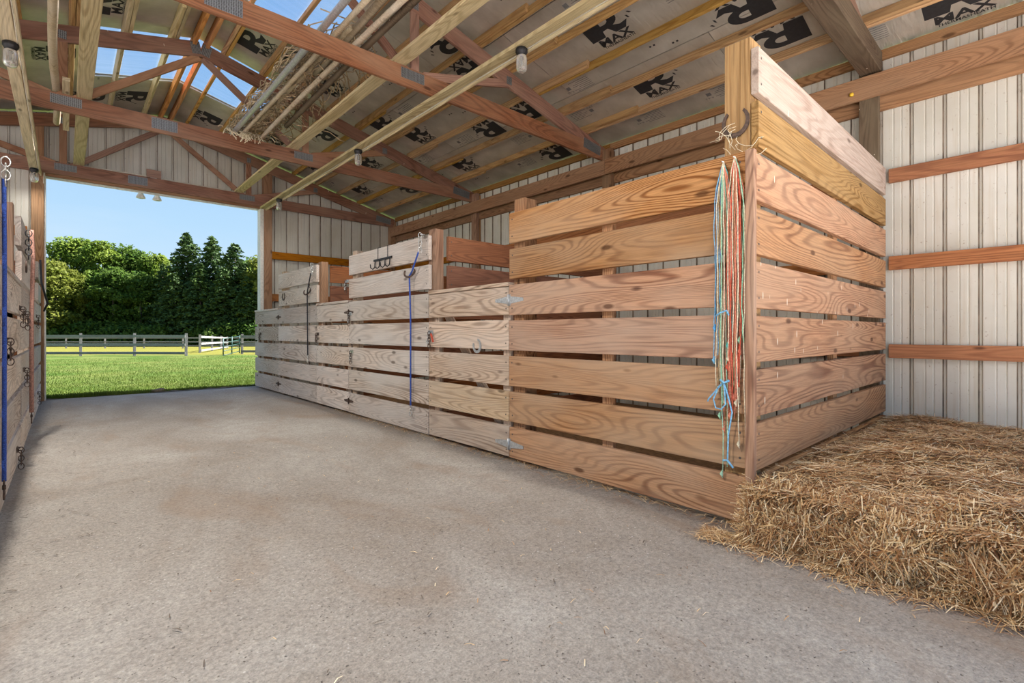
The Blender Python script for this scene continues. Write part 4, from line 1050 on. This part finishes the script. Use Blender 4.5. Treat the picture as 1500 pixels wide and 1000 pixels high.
n = 260
xa_ = np.concatenate([RNG.uniform(-0.25, 0.1, 110), RNG.uniform(-0.2, 2.6, 150)]); ya_ = np.concatenate([RNG.uniform(2.5, 10, 110), RNG.uniform(0.6, 9.5, 150)])
C_ = np.stack([xa_, ya_, np.full(n, 0.006)], 1); ang = RNG.uniform(0, PI, n)
V, F = strands(n, (C_, np.stack([np.cos(ang), np.sin(ang), RNG.normal(0, .05, n)], 1), np.tile([0.0, 0.0, 1.0], (n, 1))), RNG.uniform(0.008, 0.035, n) * (1 + 0.15 * ya_), RNG.uniform(0.002, 0.006, n), RNG.uniform(0.001, 0.004, n))
V[:, 2] = np.maximum(V[:, 2], 0.003)
o = np_mesh('floor_litter', V, F, M['bark'], None); tag(o, 'dark bits of hay and dirt littering the concrete aisle', 'litter', kind='stuff')
V = []; F = []
for k in range(61):
    x = -0.4 + 3.4 * k / 60; y0 = floor_edge(x)
    V += [(x, y0 - 0.03 + 0.02 * math.sin(9 * x), 0.004), (x, y0 + 0.06, 0.012 + 0.006 * math.sin(23 * x)), (x, y0 + 0.16 + 0.04 * math.sin(6 * x), -0.05)]
for k in range(60):
    a = 3 * k; F += [(a, a + 3, a + 4, a + 1), (a + 1, a + 4, a + 5, a + 2)]
o = meshobj('soil_strip', V, F, M['bark'], None, smooth=True); tag(o, 'dark soil strip between the concrete edge and the lawn', 'soil', kind='stuff')
bm = bmesh.new(); bmesh.ops.create_icosphere(bm, subdivisions=2, radius=0.06)
for v in bm.verts: v.co *= 1 + 0.25 * math.sin(v.co.x * 60 + v.co.y * 45); v.co.x *= 1.8; v.co.z *= 0.6
me = bpy.data.meshes.new('threshold_stone'); bm.to_mesh(me); bm.free(); me.materials.append(M['bark'])
o = bpy.data.objects.new('threshold_stone', me); o.location = (1.22, 10.56, 0.025); COL.objects.link(o); tag(o, 'small dark stone at the edge where the concrete meets the grass', 'stone')

# ------------------------------------------------------------------ outside: grass, fences, gate, trees
n = 52000
yy_ = 10.52 + 22.0 * RNG.random(n) ** 2.6; xx_ = RNG.uniform(-0.06, 0.36, n) * yy_ + RNG.uniform(-.3, .3, n)
C_ = np.stack([xx_, yy_, np.zeros(n)], 1)
C_[:, 2] = [ground_z(a, b_) for a, b_ in C_[:, :2]]
hgt = RNG.uniform(0.02, 0.065, n) * (1 + 0.8 * np.exp(-(yy_ - 10.5) * 3)); C_[:, 2] += hgt * 0.45
D_ = np.stack([RNG.normal(0, .35, n), RNG.normal(0, .35, n), np.ones(n)], 1); a_ = RNG.uniform(0, 2 * PI, n)
N_ = np.stack([np.cos(a_), np.sin(a_), np.zeros(n)], 1)
V, F = strands(n, (C_, D_, N_), hgt, np.full(n, 0.007), RNG.normal(0, 0.01, n))
o = np_mesh('grass_blades', V, F, M['blade'], None); tag(o, 'short mown grass growing just outside the doorway', 'grass', kind='stuff')

def fence(name, pts, label, rails=(0.18, 0.68, 1.18), ph=1.36, pw=0.13, group='paddock fences'):
    g = lambda p: ground_z(*p)
    t = root(name, (pts[0][0], pts[0][1], g(pts[0])), label, 'fence', group)
    for p in pts:
        slab('post', t, (p[0] - pw / 2, p[0] + pw / 2), (p[1] - pw / 2, p[1] + pw / 2), (g(p) - 0.05, g(p) + ph), M['fence'])
    for a, b_ in zip(pts[:-1], pts[1:]):
        for h in rails:
            dd = Vector((b_[0] - a[0], b_[1] - a[1], 0)).normalized(); nrm = Vector((dd.y, -dd.x, 0)) * (-(pw / 2 + 0.022))
            if nrm.y > 0: nrm = -nrm
            beam('rail', t, (a[0] + nrm.x, a[1] + nrm.y, g(a) + h), (b_[0] + nrm.x, b_[1] + nrm.y, g(b_) + h), 0.04, 0.15, M['fence'])
    return t
fence('paddock_fence', [(0.7 + 2.39 * k, 39.2 - 2.14 * k) for k in (-2, -1, 0, 1, 1.96)], 'grey three-rail board fence running across the lawn')
fence('paddock_fence', [(5.38, 35.0), (7.30, 42.0), (9.5, 49.4), (11.7, 56.8), (13.9, 64.3)][1:], 'grey board fence running away towards the trees from the lawn corner')
fence('paddock_fence', [(8.86 + 0.1, 37.3), (11.4, 35.2), (13.9, 33.1)], 'grey board fence beside the green gate, right of the lawn')
fence('paddock_fence', [(-6.5 + 3.3 * k, 82 - 3.0 * k) for k in range(0, 12)], 'distant board fence in front of the trees beyond the meadow', rails=(0.3, 0.75, 1.2), ph=1.35, pw=0.16)
t = root('farm_gate', (8.7, 37.2, ground_z(8.7, 37.2)), 'open green tubular farm gate standing on the lawn', 'gate')
ga, gb = Vector((8.78, 37.2, ground_z(8.7, 37.2))), Vector((7.05, 33.6, ground_z(7.0, 33.6)))
for h in (0.2, 0.45, 0.7, 0.95, 1.2): tube('bar', t, [ga + Vector((0, 0, h)), gb + Vector((0, 0, h - 0.18))], 0.025, M['gate'], 6)
for s in (0, 0.5, 1.0): p = ga.lerp(gb, s); tube('upright', t, [p + Vector((0, 0, 0.05)), p + Vector((0, 0, 1.26 - 0.18 * s))], 0.035, M['gate'], 6)

def quad_leaves(C_, size, flat=0.5):
    n = len(C_)
    N_ = RNG.normal(0, 1, (n, 3)); N_[:, 2] = np.abs(N_[:, 2]) * (1 + flat); N_ /= np.linalg.norm(N_, axis=1, keepdims=True)
    A_ = np.cross(N_, RNG.normal(0, 1, (n, 3))); A_ /= np.linalg.norm(A_, axis=1, keepdims=True); B_ = np.cross(N_, A_)
    s = (size * RNG.uniform(0.6, 1.3, n))[:, None]
    V = np.stack([C_ - A_ * s, C_ - B_ * s * .55, C_ + A_ * s, C_ + B_ * s * .55], 1).reshape(-1, 3)
    F = (np.arange(n) * 4)[:, None] + np.arange(4); return V, F
def crown_mesh(name, w, h0, h1, nb, per, size, mat, seed):
    global RNG
    RNG = np.random.default_rng(seed); pts = []
    for k in range(nb):
        u = RNG.uniform(0, 1); zc = h0 + (h1 - h0) * u
        rad = w * math.sqrt(max(0.02, 1 - (2 * u - 0.9) ** 2 * 0.85)) * RNG.uniform(0.45, 1.0); a = RNG.uniform(0, 2 * PI)
        c = np.array([rad * math.cos(a), rad * math.sin(a), zc]); br = RNG.uniform(0.7, 1.5)
        d = RNG.normal(0, 1, (per, 3)); d /= np.linalg.norm(d, axis=1, keepdims=True); d[:, 2] *= 0.65
        pts.append(c + d * br * RNG.uniform(0.55, 1.05, (per, 1)))
    V, F = quad_leaves(np.concatenate(pts), size)
    o = np_mesh(name, V, F, mat, None, 0); me = o.data; bpy.data.objects.remove(o); return me
def conifer_mesh(name, w, h, mat, seed):
    global RNG
    RNG = np.random.default_rng(seed); pts = []; zz = 0.8
    while zz < h - 0.15:
        u = (zz - 0.8) / (h - 0.8); L_ = w * (1 - u) ** 0.8 + 0.12
        nbr = int(6 + 9 * (1 - u))
        for b_ in range(nbr):
            a = RNG.uniform(0, 2 * PI); l = L_ * RNG.uniform(0.75, 1.12); k = max(4, int(l * 15)); s = RNG.uniform(0.15, 1, k) ** 0.8
            px = np.cos(a) * l * s; py = np.sin(a) * l * s; pz = zz + 0.25 * l * s - 0.42 * l * s ** 2 + RNG.normal(0, .05, k)
            side = RNG.normal(0, .13 * l * (1 - s) + .06, k)
            pts.append(np.stack([px - np.sin(a) * side, py + np.cos(a) * side, pz - np.abs(RNG.normal(0, .10, k))], 1))
        zz += 0.30 * (0.55 + 0.6 * (1 - u))
    V, F = quad_leaves(np.concatenate(pts), 0.17, 0.0)
    o = np_mesh(name, V, F, mat, None, 0); me = o.data; bpy.data.objects.remove(o); return me
CR = [crown_mesh('foliage', 3.8, 1.0, 12.5, 130, 95, 0.23, M['leaf_a'], 31), crown_mesh('foliage', 3.4, 0.6, 11.5, 120, 95, 0.23, M['leaf_b'], 32), crown_mesh('foliage', 3.6, 0.3, 10.5, 120, 90, 0.23, M['leaf_y'], 33)]
CN = [conifer_mesh('foliage', 3.0, 13.5, M['needle'], 41), conifer_mesh('foliage', 2.7, 13.0, M['needle'], 42)]
CB = crown_mesh('foliage', 2.2, 0.1, 2.2, 50, 80, 0.2, M['leaf_b'], 51)
def at_px(px, d):
    u = (px - 750) / 722.0; S_, C0 = math.sin(YAW), math.cos(YAW)
    return d * (S_ + u * C0), d * (C0 - u * S_)
trunk_c = {}
def tree(px, d, h, me, base_h, label, cat, group, wscale=1.0, trunk=True):
    x, y = at_px(px, d); g = ground_z(x, y) - 0.1
    t = root('conifer' if me in CN else ('shrub' if me is CB else 'broadleaf_tree'), (x, y, g), label, cat, group)
    h *= 1.42; s = h / base_h
    o = bpy.data.objects.new('foliage', me); COL.objects.link(o); o.parent = t; o.scale = (s * wscale, s * wscale, s); o.rotation_euler = (0, 0, random.uniform(0, 6.28))
    o['kind'] = 'stuff' if False else 'thing'; del o['kind']
    if trunk: tube('trunk', t, [(x, y, g), (x + .1, y, g + h * .4), (x, y, g + h * .9)], [0.28, 0.18, 0.04], M['bark'], 8)
    return t
random.seed(9)
B = 'broadleaf trees beyond the meadow'; CG = 'dark conifers beyond the meadow'; BK = 'trees filling in behind the front row'
tree(80, 75, 9.2, CR[2], 11.0, 'yellow-green broadleaf tree right beside the left doorway post', 'tree', B)
tree(112, 84, 13.3, CR[0], 13.2, 'tall bright green broadleaf tree, highest on the left of the treeline', 'tree', B)
tree(150, 82, 12.6, CR[0], 13.2, 'bright green broadleaf tree second in the tall left group', 'tree', B, 0.9)
tree(100, 78, 8.5, CR[1], 12.2, 'lower dark green broadleaf tree in front of the tall left group', 'tree', B)
tree(185, 84, 12.2, CR[1], 12.2, 'mid green broadleaf tree with a gappy top, centre of the treeline', 'tree', B, 0.85)
tree(228, 84, 11.4, CR[0], 13.2, 'thin broadleaf tree between the gappy tree and the first conifer', 'tree', B, 0.75)
tree(165, 78, 9.0, CR[1], 12.2, 'dark leafy tree in the lower middle of the treeline', 'tree', B)
tree(205, 78, 8.4, CR[1], 12.2, 'dark leafy tree just left of the conifers', 'tree', B)
tree(238, 80, 9.6, CN[1], 13.0, 'shorter conifer leading the row of conifers', 'conifer', CG)
tree(274, 80, 13.2, CN[0], 13.5, 'tallest dark conifer, first tall one from the left', 'conifer', CG, 1.6)
tree(311, 80, 12.8, CN[1], 13.0, 'narrow pointed conifer second in the tall row', 'conifer', CG, 1.45)
tree(344, 79, 11.8, CN[0], 13.5, 'third tall conifer in the row, close to the right post', 'conifer', CG, 1.6)
tree(293, 76, 9.2, CN[1], 13.0, 'low conifer filling the gap between the first two tall ones', 'conifer', CG, 1.6)
tree(328, 76, 8.8, CN[0], 13.5, 'low conifer filling the gap between the last two tall ones', 'conifer', CG, 1.6)
tree(256, 76, 8.2, CN[0], 13.5, 'low conifer at the foot of the tallest conifer', 'conifer', CG, 1.6)
tree(374, 84, 10.6, CR[1], 12.2, 'broadleaf tree partly hidden by the right doorway post', 'tree', B)
tree(400, 80, 10.5, CR[2], 11.0, 'yellow-green tree behind the right doorway post', 'tree', B)
tree(362, 76, 7.8, CN[1], 13.0, 'low conifer beside the right doorway post', 'conifer', CG, 1.6)
for k, (px, dd_, hh_, mi) in enumerate(((-60, 84, 10.5, 0), (-10, 82, 9.5, 1), (32, 84, 10.2, 0), (450, 84, 10.4, 0), (505, 82, 9.6, 1), (560, 85, 10.2, 0))):
    tree(px, dd_, hh_, CR[mi], 13.2 if mi == 0 else 12.2, ('broadleaf tree hidden by the left stall boards, number %s going outwards' % ('three', 'two', 'one')[k]) if k < 3 else ('broadleaf tree hidden by the right gable wall, number %s going outwards' % ('one', 'two', 'three')[k - 3]), 'tree', B, 1.1)
ORD = ['first', 'second', 'third', 'fourth', 'fifth', 'sixth', 'seventh', 'eighth', 'ninth', 'tenth', 'eleventh', 'twelfth']
for k, px in enumerate(range(60, 420, 40)):
    tree(px, 90, 8.6 + (k * 37 % 10) * 0.12, CR[1], 12.2, 'back-row green tree, %s counted from the left doorway post' % ORD[k], 'tree', BK, 1.3)
for k, px in enumerate(range(60, 400, 30)):
    tree(px + (k * 13 % 11), 74.5, 1.6 + (k * 31 % 7) * 0.2, CB, 2.6, 'low shrub under the treeline, %s from the left doorway post' % ORD[k], 'shrub', 'shrubs at the foot of the treeline', trunk=False)
